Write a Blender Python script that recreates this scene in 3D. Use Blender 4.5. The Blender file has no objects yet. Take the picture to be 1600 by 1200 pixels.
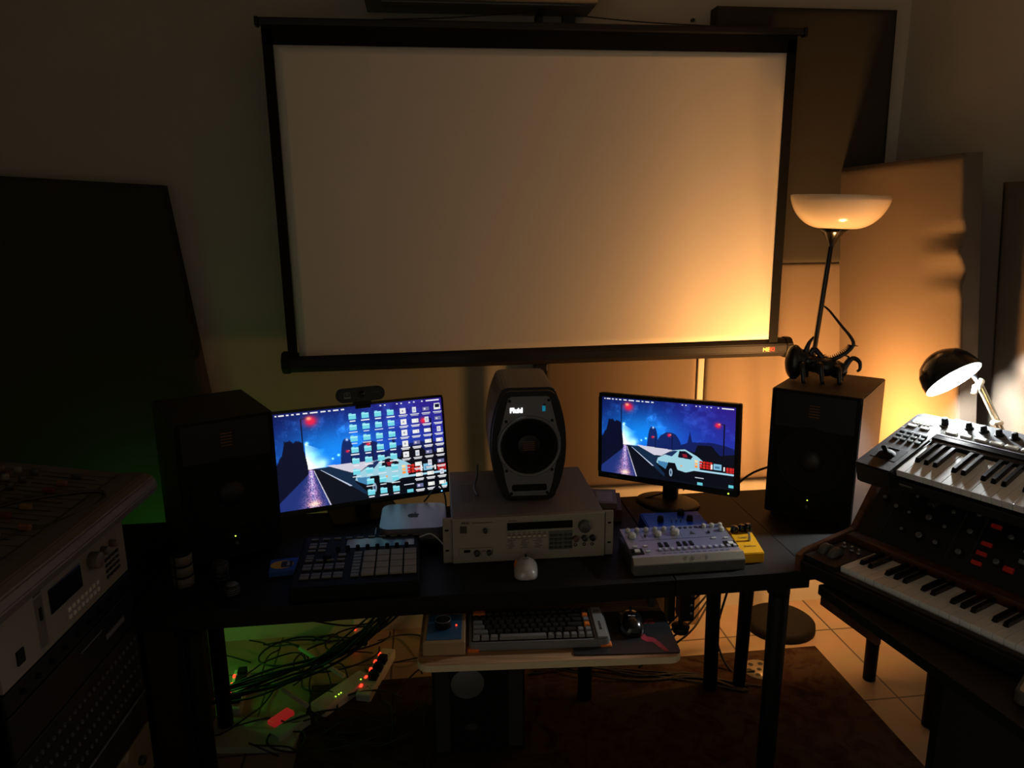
import bpy, bmesh, math, random
import numpy as np
from mathutils import Matrix, Vector, Euler

random.seed(7)
S = bpy.context.scene
COL = S.collection
R = math.radians

# ---------------------------------------------------------------- camera
cam_d = bpy.data.cameras.new('camera')
cam_d.sensor_fit = 'HORIZONTAL'
cam_d.sensor_width = 36.0
cam_d.lens = 36.0 * 1170.0 / 1600.0
cam_d.clip_start = 0.02
cam = bpy.data.objects.new('camera', cam_d)
COL.objects.link(cam)
_yaw, _pit, _rol = R(6.7), R(13.0), R(0.5)
_fw = Vector((math.sin(_yaw) * math.cos(_pit), math.cos(_yaw) * math.cos(_pit), -math.sin(_pit)))
_rt0 = Vector((math.cos(_yaw), -math.sin(_yaw), 0))
_up0 = _rt0.cross(_fw)
_rt = _rt0 * math.cos(_rol) - _up0 * math.sin(_rol)
_up = _up0 * math.cos(_rol) + _rt0 * math.sin(_rol)
cam.matrix_world = Matrix(((_rt.x, _up.x, -_fw.x, 0), (_rt.y, _up.y, -_fw.y, 0), (_rt.z, _up.z, -_fw.z, 1.70), (0, 0, 0, 1)))
S.camera = cam

# ---------------------------------------------------------------- world, exposure
S.view_settings.view_transform = 'Standard'
S.view_settings.look = 'None'
S.view_settings.exposure = 0.0
S.view_settings.gamma = 1.0
S.view_settings.use_curve_mapping = False
w = bpy.data.worlds.new('dim_room')
S.world = w
w.use_nodes = True
w.node_tree.nodes['Background'].inputs[0].default_value = (1.0, 0.88, 0.68, 1)
# the rest of the room behind the camera: dim, brighter towards its left side
_nt = w.node_tree
_tc = _nt.nodes.new('ShaderNodeTexCoord')
_sx = _nt.nodes.new('ShaderNodeSeparateXYZ')
_mr = _nt.nodes.new('ShaderNodeMapRange')
_mr.interpolation_type = 'SMOOTHSTEP'
_mr.inputs['From Min'].default_value = -0.18
_mr.inputs['From Max'].default_value = -0.52
_mr.inputs['To Min'].default_value = 0.11
_mr.inputs['To Max'].default_value = 0.68
_nt.links.new(_tc.outputs['Generated'], _sx.inputs[0])
_nt.links.new(_sx.outputs['X'], _mr.inputs['Value'])
_nt.links.new(_mr.outputs['Result'], _nt.nodes['Background'].inputs[1])


def lamp(name, kind, loc, power, color, size=0.03, **kw):
    d = bpy.data.lights.new(name, kind)
    d.energy = power
    d.color = color
    if kind in ('POINT', 'SPOT'):
        d.shadow_soft_size = size
    for k, v in kw.items():
        setattr(d, k, v)
    o = bpy.data.objects.new(name, d)
    o.location = loc
    COL.objects.link(o)
    return o


AMBER_AT = (1.436, 2.334, 0.905)
lamp('amber_bulb_light', 'POINT', AMBER_AT, 63.0, (1.0, 0.46, 0.14), 0.07)
lamp('green_bulb_light', 'POINT', (-1.02, 2.55, 0.52), 0.80, (0.13, 1.0, 0.10), 0.04)
lamp('green_floor_bulb_light', 'POINT', (-0.83, 2.50, 0.15), 0.45, (0.13, 1.0, 0.10), 0.04)
# the white bulb of the desk lamp is lit inside the desk lamp's own builder

# ---------------------------------------------------------------- materials
def s2l(c):
    return tuple((v / 255 / 12.92) if v / 255 <= 0.04045 else ((v / 255 + 0.055) / 1.055) ** 2.4 for v in c)


MATS = {}


def mat(name, rgb, rough=0.5, metal=0.0, vary=0.08, scale=40.0, bump=0.0, emit=None, strength=0.0, spec=0.5, coat=0.0):
    if name in MATS:
        return MATS[name]
    m = bpy.data.materials.new(name)
    m.use_nodes = True
    nt = m.node_tree
    b = nt.nodes['Principled BSDF']
    c = s2l(rgb)
    tc = nt.nodes.new('ShaderNodeTexCoord')
    nz = nt.nodes.new('ShaderNodeTexNoise')
    nz.inputs['Scale'].default_value = scale
    nz.inputs['Detail'].default_value = 4
    nt.links.new(tc.outputs['Object'], nz.inputs['Vector'])
    mx = nt.nodes.new('ShaderNodeMix')
    mx.data_type = 'RGBA'
    mx.inputs[6].default_value = (*[v * (1 - vary) for v in c], 1)
    mx.inputs[7].default_value = (*[min(1, v * (1 + vary)) for v in c], 1)
    nt.links.new(nz.outputs['Fac'], mx.inputs[0])
    nt.links.new(mx.outputs[2], b.inputs['Base Color'])
    b.inputs['Roughness'].default_value = rough
    b.inputs['Metallic'].default_value = metal
    b.inputs['Specular IOR Level'].default_value = spec
    b.inputs['Coat Weight'].default_value = coat
    if bump:
        bp = nt.nodes.new('ShaderNodeBump')
        bp.inputs['Strength'].default_value = bump
        bp.inputs['Distance'].default_value = 0.002
        nt.links.new(nz.outputs['Fac'], bp.inputs['Height'])
        nt.links.new(bp.outputs['Normal'], b.inputs['Normal'])
    if emit:
        b.inputs['Emission Color'].default_value = (*s2l(emit), 1)
        b.inputs['Emission Strength'].default_value = strength
    MATS[name] = m
    return m


wall_m = mat('wall_paint', (178, 172, 160), 0.9, scale=3, vary=0.05, bump=0.05)
ceil_m = mat('ceiling_paint', (190, 186, 178), 0.9, scale=3, vary=0.04)
black = mat('black_plastic', (16, 16, 17), 0.45, scale=80, bump=0.05, spec=0.35)
blackm = mat('black_matte', (12, 12, 12), 0.75, spec=0.2)
blackg = mat('black_gloss', (10, 10, 11), 0.18)
blackmetal = mat('black_metal', (22, 22, 23), 0.35, vary=0.05)
desk_m = mat('desk_black', (16, 15, 14), 0.6, scale=25, bump=0.1, spec=0.22)
rubber = mat('cable_rubber', (14, 14, 14), 0.5)
rubber_grey = mat('cable_grey', (70, 72, 70), 0.5)
white_p = mat('white_plastic', (205, 205, 200), 0.4)
cream_p = mat('cream_plastic', (190, 184, 165), 0.45)
key_w = mat('key_white', (215, 216, 214), 0.22, vary=0.03)
key_b = mat('key_black', (12, 12, 13), 0.2)
steel = mat('brushed_steel', (170, 170, 172), 0.3, 0.9, scale=120)
alu = mat('aluminium', (128, 126, 136), 0.38, 0.6, scale=90)
silver_p = mat('silver_paint', (112, 114, 120), 0.4, 0.35, scale=90)
beige = mat('beige_metal', (148, 142, 126), 0.55, scale=60)
beige_dk = mat('grey_lid', (118, 113, 106), 0.6, scale=60)
dkgrey = mat('dark_grey', (45, 45, 46), 0.5)
midgrey = mat('mid_grey', (95, 95, 97), 0.5)
padgrey = mat('pad_rubber', (138, 130, 114), 0.7)
fabric_bk = mat('acoustic_fabric_dark', (60, 57, 51), 0.95, scale=300, bump=0.4, spec=0.1)
fabric_br = mat('acoustic_fabric_taupe', (108, 95, 82), 0.9, scale=300, bump=0.3, spec=0.15)
screen_w = mat('screen_fabric_white', (222, 216, 206), 0.85, scale=200, vary=0.02, spec=0.2)
screen_b = mat('screen_border_black', (13, 13, 12), 0.8, spec=0.2)
blue_p = mat('blue_metal', (22, 60, 170), 0.35, 0.2)
yellow_p = mat('yellow_metal', (226, 164, 22), 0.35, 0.1)
orange_p = mat('orange_plastic', (214, 108, 36), 0.5)
red_p = mat('red_plastic', (196, 40, 34), 0.45)
yel_cap = mat('yellow_cap', (205, 160, 50), 0.5)
wood_lt = mat('light_wood', (178, 140, 104), 0.5, scale=14, vary=0.12)
wood_dk = mat('walnut', (96, 56, 34), 0.45, scale=18, vary=0.2)
ink = mat('dark_print', (30, 28, 26), 0.7)
ink_w = mat('white_print', (200, 200, 198), 0.7)
red_led = mat('red_led', (200, 30, 20), 0.4, emit=(255, 50, 30), strength=3.0)
grn_led = mat('green_led', (120, 200, 30), 0.4, emit=(190, 255, 60), strength=5.0)
blu_led = mat('blue_led', (60, 120, 255), 0.4, emit=(70, 140, 255), strength=5.0)


def wood_grain(m, axis_scale=(1, 14, 1), dark=(140, 104, 72), light=(190, 150, 112)):
    nt = m.node_tree
    b = nt.nodes['Principled BSDF']
    tc = nt.nodes.new('ShaderNodeTexCoord')
    mp = nt.nodes.new('ShaderNodeMapping')
    mp.inputs['Scale'].default_value = axis_scale
    nz = nt.nodes.new('ShaderNodeTexNoise')
    nz.inputs['Scale'].default_value = 6
    nz.inputs['Detail'].default_value = 8
    nz.inputs['Distortion'].default_value = 0.6
    cr = nt.nodes.new('ShaderNodeValToRGB')
    cr.color_ramp.elements[0].position = 0.35
    cr.color_ramp.elements[0].color = (*s2l(dark), 1)
    cr.color_ramp.elements[1].position = 0.65
    cr.color_ramp.elements[1].color = (*s2l(light), 1)
    nt.links.new(tc.outputs['Object'], mp.inputs[0])
    nt.links.new(mp.outputs[0], nz.inputs['Vector'])
    nt.links.new(nz.outputs['Fac'], cr.inputs[0])
    nt.links.new(cr.outputs[0], b.inputs['Base Color'])


wood_grain(wood_lt)
wood_grain(wood_dk, (1.5, 18, 3), (62, 34, 20), (104, 62, 38))


def tile_material():
    m = bpy.data.materials.new('floor_tile')
    m.use_nodes = True
    nt = m.node_tree
    b = nt.nodes['Principled BSDF']
    tc = nt.nodes.new('ShaderNodeTexCoord')
    mp = nt.nodes.new('ShaderNodeMapping')
    mp.inputs['Location'].default_value = (0.17, 0.08, 0)
    br = nt.nodes.new('ShaderNodeTexBrick')
    br.offset = 0.0
    br.inputs['Scale'].default_value = 1.0
    br.inputs['Brick Width'].default_value = 0.45
    br.inputs['Row Height'].default_value = 0.45
    br.inputs['Mortar Size'].default_value = 0.004
    br.inputs['Color1'].default_value = (*s2l((164, 144, 122)), 1)
    br.inputs['Color2'].default_value = (*s2l((158, 139, 117)), 1)
    br.inputs['Mortar'].default_value = (*s2l((80, 68, 56)), 1)
    nz = nt.nodes.new('ShaderNodeTexNoise')
    nz.inputs['Scale'].default_value = 9
    nz.inputs['Detail'].default_value = 6
    mx = nt.nodes.new('ShaderNodeMix')
    mx.data_type = 'RGBA'
    mx.blend_type = 'MULTIPLY'
    mx.inputs[0].default_value = 0.35
    nt.links.new(tc.outputs['Object'], mp.inputs[0])
    nt.links.new(mp.outputs[0], br.inputs['Vector'])
    nt.links.new(tc.outputs['Object'], nz.inputs['Vector'])
    nt.links.new(br.outputs['Color'], mx.inputs[6])
    nt.links.new(nz.outputs['Color'], mx.inputs[7])
    nt.links.new(mx.outputs[2], b.inputs['Base Color'])
    b.inputs['Roughness'].default_value = 0.45
    return m


def rug_material():
    m = bpy.data.materials.new('rug_wool')
    m.use_nodes = True
    nt = m.node_tree
    b = nt.nodes['Principled BSDF']
    tc = nt.nodes.new('ShaderNodeTexCoord')
    n1 = nt.nodes.new('ShaderNodeTexNoise')
    n1.inputs['Scale'].default_value = 9
    n1.inputs['Detail'].default_value = 7
    n1.inputs['Distortion'].default_value = 2.2
    v = nt.nodes.new('ShaderNodeTexVoronoi')
    v.inputs['Scale'].default_value = 7
    cr = nt.nodes.new('ShaderNodeValToRGB')
    els = cr.color_ramp.elements
    els[0].position = 0.3
    els[0].color = (*s2l((30, 25, 22)), 1)
    els[1].position = 0.7
    els[1].color = (*s2l((66, 54, 42)), 1)
    e = els.new(0.5)
    e.color = (*s2l((50, 31, 26)), 1)
    ad = nt.nodes.new('ShaderNodeMath')
    ad.operation = 'MULTIPLY_ADD'
    ad.inputs[1].default_value = 0.25
    nt.links.new(tc.outputs['Object'], n1.inputs['Vector'])
    nt.links.new(tc.outputs['Object'], v.inputs['Vector'])
    nt.links.new(v.outputs['Distance'], ad.inputs[0])
    nt.links.new(n1.outputs['Fac'], ad.inputs[2])
    nt.links.new(ad.outputs[0], cr.inputs[0])
    nt.links.new(cr.outputs[0], b.inputs['Base Color'])
    fz = nt.nodes.new('ShaderNodeTexNoise')
    fz.inputs['Scale'].default_value = 350
    bp = nt.nodes.new('ShaderNodeBump')
    bp.inputs['Strength'].default_value = 0.8
    bp.inputs['Distance'].default_value = 0.004
    nt.links.new(tc.outputs['Object'], fz.inputs['Vector'])
    nt.links.new(fz.outputs['Fac'], bp.inputs['Height'])
    nt.links.new(bp.outputs['Normal'], b.inputs['Normal'])
    b.inputs['Roughness'].default_value = 1.0
    b.inputs['Specular IOR Level'].default_value = 0.1
    return m


# ---------------------------------------------------------------- geometry helpers
I4 = Matrix.Identity(4)


def T(x, y, z):
    return Matrix.Translation((x, y, z))


def RX(a):
    return Matrix.Rotation(R(a), 4, 'X')


def RY(a):
    return Matrix.Rotation(R(a), 4, 'Y')


def RZ(a):
    return Matrix.Rotation(R(a), 4, 'Z')


def new():
    return bmesh.new()


def merge(bm, tmp):
    me = bpy.data.meshes.new('t')
    tmp.to_mesh(me)
    bm.from_mesh(me)
    bpy.data.meshes.remove(me)
    tmp.free()


def box(bm, c, s, m=I4, bev=0.0, seg=2):
    t = bmesh.new()
    bmesh.ops.create_cube(t, size=1.0, matrix=Matrix.Diagonal((s[0], s[1], s[2], 1)))
    if bev > 0:
        bmesh.ops.bevel(t, geom=t.edges[:], offset=bev, segments=seg, affect='EDGES', profile=0.5)
    bmesh.ops.transform(t, matrix=m @ T(*c), verts=t.verts)
    merge(bm, t)
    return bm


def lathe(bm, prof, m=I4, seg=32, smooth=True):
    rings = []
    for r, z in prof:
        if r < 1e-6:
            rings.append([bm.verts.new(m @ Vector((0, 0, z)))])
        else:
            rings.append([bm.verts.new(m @ Vector((r * math.cos(2 * math.pi * k / seg), r * math.sin(2 * math.pi * k / seg), z))) for k in range(seg)])
    for a, b in zip(rings, rings[1:]):
        if len(a) == 1 and len(b) == 1:
            continue
        for k in range(seg):
            k2 = (k + 1) % seg
            if len(a) == 1:
                f = bm.faces.new((a[0], b[k2], b[k]))
            elif len(b) == 1:
                f = bm.faces.new((a[k], a[k2], b[0]))
            else:
                f = bm.faces.new((a[k], a[k2], b[k2], b[k]))
            f.smooth = smooth
    return bm


def cyl(bm, p0, p1, r0, r1=None, seg=20, bev=0.0):
    r1 = r0 if r1 is None else r1
    p0, p1 = Vector(p0), Vector(p1)
    d = p1 - p0
    L = d.length
    m = T(*p0) @ d.to_track_quat('Z', 'Y').to_matrix().to_4x4()
    e = min(bev if bev else 0.08 * min(r0, r1), 0.4 * L)
    return lathe(bm, [(0, 0), (r0 - e, 0), (r0, e), (r1, L - e), (r1 - e, L), (0, L)], m, seg)


def ball(bm, c, r, sc=(1, 1, 1), m=I4, seg=20):
    n = 10
    pr = [(r * math.sin(math.pi * k / n), -r * math.cos(math.pi * k / n)) for k in range(n + 1)]
    pr[0] = (0, -r)
    pr[-1] = (0, r)
    return lathe(bm, pr, m @ T(*c) @ Matrix.Diagonal((*sc, 1)), seg)


def smooth_path(pts, n=6):
    P = [Vector(p) for p in pts]
    if len(P) < 3:
        return P
    P = [P[0] * 2 - P[1]] + P + [P[-1] * 2 - P[-2]]
    out = []
    for i in range(1, len(P) - 2):
        for k in range(n):
            t = k / n
            a, b, c, d = P[i - 1], P[i], P[i + 1], P[i + 2]
            out.append(0.5 * ((2 * b) + (c - a) * t + (2 * a - 5 * b + 4 * c - d) * t * t + (3 * b - a - 3 * c + d) * t ** 3))
    out.append(P[-2])
    return out


def tube(bm, pts, r, seg=8, n=6, r_end=None):
    P = smooth_path(pts, n)
    N = len(P)
    rings = []
    up = Vector((0, 0, 1))
    for i, p in enumerate(P):
        d = (P[min(i + 1, N - 1)] - P[max(i - 1, 0)])
        if d.length < 1e-9:
            d = Vector((0, 0, 1))
        d.normalize()
        a = up - d * up.dot(d)
        if a.length < 1e-3:
            a = Vector((1, 0, 0)) - d * d.x
        a.normalize()
        up = a
        b = d.cross(a)
        rr = r if r_end is None else r + (r_end - r) * i / (N - 1)
        rings.append([bm.verts.new(p + (a * math.cos(2 * math.pi * k / seg) + b * math.sin(2 * math.pi * k / seg)) * rr) for k in range(seg)])
    for a, b in zip(rings, rings[1:]):
        for k in range(seg):
            f = bm.faces.new((a[k], a[(k + 1) % seg], b[(k + 1) % seg], b[k]))
            f.smooth = True
    bm.faces.new(rings[0][::-1])
    bm.faces.new(rings[-1])
    return bm


def prism(bm, pts, d, m=I4, bev=0.0):
    """outline pts in local XZ plane at y=0, extruded to y=d"""
    t = bmesh.new()
    vs = [t.verts.new((x, 0, z)) for x, z in pts]
    f = t.faces.new(vs)
    e = bmesh.ops.extrude_face_region(t, geom=[f])
    bmesh.ops.translate(t, vec=(0, d, 0), verts=[v for v in e['geom'] if isinstance(v, bmesh.types.BMVert)])
    bmesh.ops.recalc_face_normals(t, faces=t.faces)
    if bev > 0:
        bmesh.ops.bevel(t, geom=t.edges[:], offset=bev, segments=2, affect='EDGES')
    bmesh.ops.transform(t, matrix=m, verts=t.verts)
    merge(bm, t)
    return bm


def rrect(w, h, r, n=6, cx=0, cz=0):
    out = []
    for sx, sz, a0 in ((1, 1, 0), (-1, 1, 90), (-1, -1, 180), (1, -1, 270)):
        for k in range(n + 1):
            a = R(a0 + 90 * k / n)
            out.append((cx + sx * (w / 2 - r) + r * math.cos(a), cz + sz * (h / 2 - r) + r * math.sin(a)))
    return out


def circ(r, n=32, cx=0, cz=0):
    return [(cx + r * math.cos(2 * math.pi * k / n), cz + r * math.sin(2 * math.pi * k / n)) for k in range(n)]


def obj(name, bm, m, parent=None, label=None):
    me = bpy.data.meshes.new(name)
    bmesh.ops.recalc_face_normals(bm, faces=bm.faces)
    bm.to_mesh(me)
    bm.free()
    me.materials.append(m)
    o = bpy.data.objects.new(name, me)
    COL.objects.link(o)
    if parent:
        o.parent = parent
    if label:
        o['label'] = label
    return o


def rep(src, loc, rot=None, parent=None):
    """a copy of one part sharing its mesh"""
    c = src.copy()
    c.location = loc
    if rot:
        c.rotation_euler = rot
    if parent:
        c.parent = parent
    COL.objects.link(c)
    return c


def tag(o, label, cat, group=None, kind=None):
    o['label'] = label
    o['category'] = cat
    if group:
        o['group'] = group
    if kind:
        o['kind'] = kind
    return o


def thing(name, label, cat, loc=(0, 0, 0), rot=(0, 0, 0), group=None):
    o = bpy.data.objects.new(name, None)
    o.empty_display_size = 0.05
    COL.objects.link(o)
    o.location = loc
    o.rotation_euler = Euler((R(rot[0]), R(rot[1]), R(rot[2])), 'XYZ')
    return tag(o, label, cat, group)


def struct(name, bm, m):
    o = obj(name, bm, m)
    o['kind'] = 'structure'
    return o


def text(name, s, size, m, material, parent, depth=0.0004, label=None, align='CENTER', bold=0.0, sx=1.0):
    c = bpy.data.curves.new('t', 'FONT')
    c.body = s
    c.size = size
    c.extrude = depth
    c.offset = bold
    c.align_x = align
    c.align_y = 'CENTER'
    t = bpy.data.objects.new('t', c)
    COL.objects.link(t)
    bpy.context.view_layer.update()
    dg = bpy.context.evaluated_depsgraph_get()
    me = bpy.data.meshes.new_from_object(t.evaluated_get(dg))
    bpy.data.objects.remove(t)
    me.transform(m @ Matrix.Diagonal((sx, 1, 1, 1)))
    me.materials.clear()
    me.materials.append(material)
    me.name = name
    o = bpy.data.objects.new(name, me)
    COL.objects.link(o)
    o.parent = parent
    if label:
        o['label'] = label
    return o


def marks(name, n, size, m, material, parent, align='CENTER'):
    """a short row of small print marks standing for print too fine to read"""
    wd = size * 0.55
    x0 = 0 if align == 'LEFT' else -n * size * 0.375
    bm_ = new()
    for k_ in range(n):
        box(bm_, (x0 + (k_ + 0.5) * size * 0.75, 0, 0), (wd, size * (0.62 if k_ % 3 else 0.8), 0.0004), m)
    return obj(name, bm_, material, parent)


FRONT = RX(90)       # text plane -> upright, facing local -Y

# ================================================================= ROOM
XL, XR, YB, YF, ZC = -2.3, 1.86, 2.86, -1.6, 2.72
struct('floor', box(new(), ((XL + XR) / 2, (YB + YF) / 2, -0.025), (XR - XL + 0.2, YB - YF + 0.1, 0.05)), tile_material())
struct('ceiling', box(new(), ((XL + XR) / 2, (YB + YF) / 2, ZC + 0.025), (XR - XL + 0.2, YB - YF + 0.1, 0.05)), ceil_m)
struct('wall_back', box(new(), ((XL + XR) / 2, YB + 0.05, ZC / 2), (XR - XL + 0.2, 0.1, ZC)), wall_m)
struct('wall_right', box(new(), (XR + 0.05, (YB + YF) / 2, ZC / 2), (0.1, YB - YF, ZC)), wall_m)
struct('wall_left', box(new(), (XL - 0.05, (YB + YF) / 2, ZC / 2), (0.1, YB - YF, ZC)), wall_m)
struct('trim_1', box(new(), (0.83, YB - 0.008, 2.335), (0.56, 0.016, 0.02), bev=0.003), white_p)

struct('gap_strip', box(new(), (1.081, 2.824, 1.10), (0.026, 0.070, 1.0), bev=0.004), wall_m)  # added in the panel gap so it catches light like bare wall
rug = obj('rug', box(new(), (0.52, 1.10, 0.006), (1.95, 2.80, 0.012), bev=0.004), rug_material())
tag(rug, 'worn brown and rust patterned rug on the tiled floor beneath the desk', 'rug')

# ================================================================= ACOUSTIC PANELS
def soft_panel(name, label, TL, TR_, BR, BL, thick, m, wr=None, group=None):
    """cloth-wrapped slab: four face corners and a thickness vector pointing away from the face"""
    TL, TR_, BR, BL, thick = map(Vector, (TL, TR_, BR, BL, thick))
    nrm = -thick.normalized()
    NX, NZ = 48, 72
    bm = new()
    base = {}
    g = []
    for j in range(NZ + 1):
        row = []
        v = j / NZ
        for i in range(NX + 1):
            u = i / NX
            p = TL.lerp(TR_, u).lerp(BL.lerp(BR, u), v)
            e = min(u, 1 - u, v, 1 - v)
            d = 0.004 * math.sin(9 * u + 3 * v) * math.sin(7 * v) * 0.3 - 0.005 * max(0, 1 - e / 0.02) ** 2
            if wr:
                d += wr(u, v)
            q = bm.verts.new(p + nrm * d)
            base[q] = p.copy()
            row.append(q)
        g.append(row)
    for j in range(NZ):
        for i in range(NX):
            f = bm.faces.new((g[j][i], g[j + 1][i], g[j + 1][i + 1], g[j][i + 1]))
            f.smooth = True
    # sides and back
    ring = g[0] + [g[j][NX] for j in range(1, NZ + 1)] + g[NZ][NX - 1::-1] + [g[j][0] for j in range(NZ - 1, 0, -1)]
    back = [bm.verts.new(base[q] + thick) for q in ring]
    n = len(ring)
    for k in range(n):
        bm.faces.new((ring[k], ring[(k + 1) % n], back[(k + 1) % n], back[k]))
    bm.faces.new(back[::-1])
    o = obj(name, bm, m)
    return tag(o, label, 'acoustic panel', group)


soft_panel('acoustic_panel', 'black cloth acoustic panel high on the back wall behind the projection screen',
           (1.075, 2.785, 2.405), (1.760, 2.785, 2.405), (1.775, 2.785, 1.495), (1.075, 2.785, 1.495), (0, 0.068, 0), fabric_bk)
soft_panel('acoustic_panel', 'dark cloth acoustic panel below the high one, behind the floor lamp pole',
           (1.100, 2.790, 1.4945), (1.775, 2.790, 1.4945), (1.790, 2.790, 0.615), (1.100, 2.790, 0.615), (0, 0.064, 0), fabric_br)
soft_panel('acoustic_panel', 'cloth acoustic panel on the back wall under the screen, behind the right monitor',
           (0.455, 2.790, 1.490), (1.062, 2.790, 1.490), (1.062, 2.790, 0.615), (0.455, 2.790, 0.615), (0, 0.064, 0), fabric_br)
soft_panel('acoustic_panel', 'wide dark cloth acoustic panel tilted against the back wall on the left above the mixer',
           (-1.95, 2.785, 1.865), (-0.882, 2.785, 1.797), (-0.745, 2.785, 0.50), (-2.00, 2.785, 0.50), (0, 0.068, 0), fabric_bk)


def wrinkle(u, v):
    a = 0.0
    for (u0, v0, s, amp) in ((0.98, 0.235, 0.016, 0.013), (0.98, 0.185, 0.014, -0.014), (0.98, 0.285, 0.018, -0.010), (0.97, 0.33, 0.018, 0.005), (0.97, 0.60, 0.05, 0.004)):
        w_ = max(0.0, 1 - (1 - u) / 0.30)
        a += amp * w_ * math.exp(-((v - v0 - 0.06 * (1 - u)) / s) ** 2)
    return a


soft_panel('acoustic_panel', 'creased taupe cloth acoustic panel standing behind the floor lamp and desk lamp',
           (1.592, 2.845, 1.848), (1.604, 2.135, 1.857), (1.700, 2.075, 0.62), (1.700, 2.845, 0.62), (0.058, 0.0, 0.003), fabric_br, wrinkle)
soft_panel('acoustic_panel', 'taupe cloth acoustic panel on the right wall, nearest the picture edge',
           (1.745, 2.145, 1.772), (1.745, 1.25, 1.772), (1.800, 1.25, 0.62), (1.792, 2.085, 0.62), (0.056, 0, 0.002), fabric_br)

# ================================================================= AIR CONDITIONER, BRACKET, SCREW
ac = thing('air_conditioner', 'pale wall-mounted air conditioner cut off by the top of the picture', 'air conditioner', (0.228, 2.66, 2.374))
prof = [(0.0, 0.022), (0.012, 0.006), (0.035, 0.0), (0.19, 0.0), (0.198, 0.008), (0.198, 0.27), (0.03, 0.285), (0.008, 0.27), (0.0, 0.2)]
b = new()
t = bmesh.new()
vs = [t.verts.new((-0.385, y, z)) for y, z in prof]
f = t.faces.new(vs)
e = bmesh.ops.extrude_face_region(t, geom=[f])
bmesh.ops.translate(t, vec=(0.77, 0, 0), verts=[v for v in e['geom'] if isinstance(v, bmesh.types.BMVert)])
merge(b, t)
ac_m = mat('ac_plastic', (105, 104, 98), 0.5)
obj('casing', b, ac_m, ac)
b = box(new(), (0, 0.07, -0.0025), (0.66, 0.085, 0.006), bev=0.002)
obj('air_flap', b, mat('ac_flap', (90, 89, 84), 0.5), ac)
b = new()
box(b, (0.31, -0.001, 0.045), (0.13, 0.003, 0.004))
obj('trim_line', b, white_p, ac)
br_ = obj('bracket', box(new(), (0.547, YB - 0.015, 2.362), (0.045, 0.03, 0.05), bev=0.003), dkgrey)
tag(br_, 'small dark square bracket on the wall below the air conditioner', 'bracket')
sc = obj('screw', cyl(new(), (1.008, YB + 0.002, 2.372), (1.008, YB - 0.018, 2.370), 0.006), dkgrey)
tag(sc, 'dark screw in the wall left of the high black panel', 'screw')

# ================================================================= PROJECTION SCREEN
ps = thing('projection_screen', 'large white pull-up projection screen with black border on a tripod behind the desk', 'projection screen', (0.43, 2.72, 0))
def W_(x, y, z):
    return (x - 0.43, y - 2.72, z)
b = new()
NXs, NZs = 60, 40
g = []
for j in range(NZs + 1):
    v = j / NZs
    row = []
    for i in range(NXs + 1):
        u = i / NXs
        x = (-0.453 + u * 1.750) + (0.010 * v)
        zt = 2.228 + 0.006 * u + 0.004 * (2 * u - 1) ** 2
        zb = 1.205 + 0.012 * u
        row.append(b.verts.new(W_(x, 2.68 + 0.004 * math.sin(u * 7) * math.sin(v * 3), zt + (zb - zt) * v)))
    g.append(row)
for j in range(NZs):
    for i in range(NXs):
        f = b.faces.new((g[j][i], g[j + 1][i], g[j + 1][i + 1], g[j][i + 1]))
        f.smooth = True
fr = obj('screen_fabric', b, screen_w, ps)
sm = fr.modifiers.new('thick', 'SOLIDIFY')
sm.thickness = 0.0012
sm.offset = -1
b = new()
box(b, W_(0.420, 2.679, 2.262), (1.816, 0.003, 0.062))
box(b, W_(-0.468, 2.679, 1.74), (0.033, 0.003, 1.07), T(*W_(-0.468, 2.679, 1.74)) @ RY(-0.35) @ T(*[-q for q in W_(-0.468, 2.679, 1.74)]))
box(b, W_(1.314, 2.679, 1.74), (0.034, 0.003, 1.07), T(*W_(1.314, 2.679, 1.74)) @ RY(-0.35) @ T(*[-q for q in W_(1.314, 2.679, 1.74)]))
obj('border', b, screen_b, ps)
b = new()
box(b, W_(0.4265, 2.68, 2.300), (1.845, 0.026, 0.024), bev=0.005)
tb = obj('top_bar', b, blackmetal, ps)
b = new()
for x in (-0.5, 1.354):
    box(b, W_(x, 2.68, 2.299), (0.012, 0.03, 0.03), bev=0.003)
obj('bar_cap', b, black, ps)
# octagonal casing tube
oct_ = [(0.036 * math.cos(R(22.5 + 45 * k)) * 1.05, 0.036 * math.sin(R(22.5 + 45 * k)) * 1.05) for k in range(8)]
casM = T(*W_(-0.48, 2.705, 1.179)) @ RY(-0.10)
b = new()
prism(b, oct_, 1.852, casM @ RZ(-90), bev=0.003)
case_ob = obj('casing', b, blackmetal, ps)
for k, (x0, dx) in enumerate(((-0.507, 0.030), (1.368, 0.030))):
    b = new()
    prism(b, [(p[0] * 1.12, p[1] * 1.12) for p in oct_], dx, T(*W_(x0, 2.705, 1.179 + 0.0017 * k)) @ RZ(-90), bev=0.004)
    obj('end_cap', b, black, ps)
text('logo', 'ME', 0.021, T(*W_(1.288, 2.6705, 1.178)) @ FRONT, mat('logo_yellow', (240, 205, 120), 0.5), ps, 0.0006, bold=0.0006)
text('logo', 'KI', 0.021, T(*W_(1.313, 2.6705, 1.178)) @ FRONT, mat('logo_red', (205, 50, 36), 0.5), ps, 0.0006, bold=0.0006)
b = new()
cyl(b, W_(0.43, 2.765, 0.25), W_(0.43, 2.765, 1.30), 0.014)
box(b, W_(0.43, 2.765, 1.72), (0.018, 0.018, 1.24), bev=0.002)
obj('pole', b, blackmetal, ps)
b = new()
tube(b, [W_(0.43, 2.765, 2.30), W_(0.423, 2.757, 2.33), W_(0.425, 2.735, 2.352), W_(0.437, 2.712, 2.356)], 0.012, 10)
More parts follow.
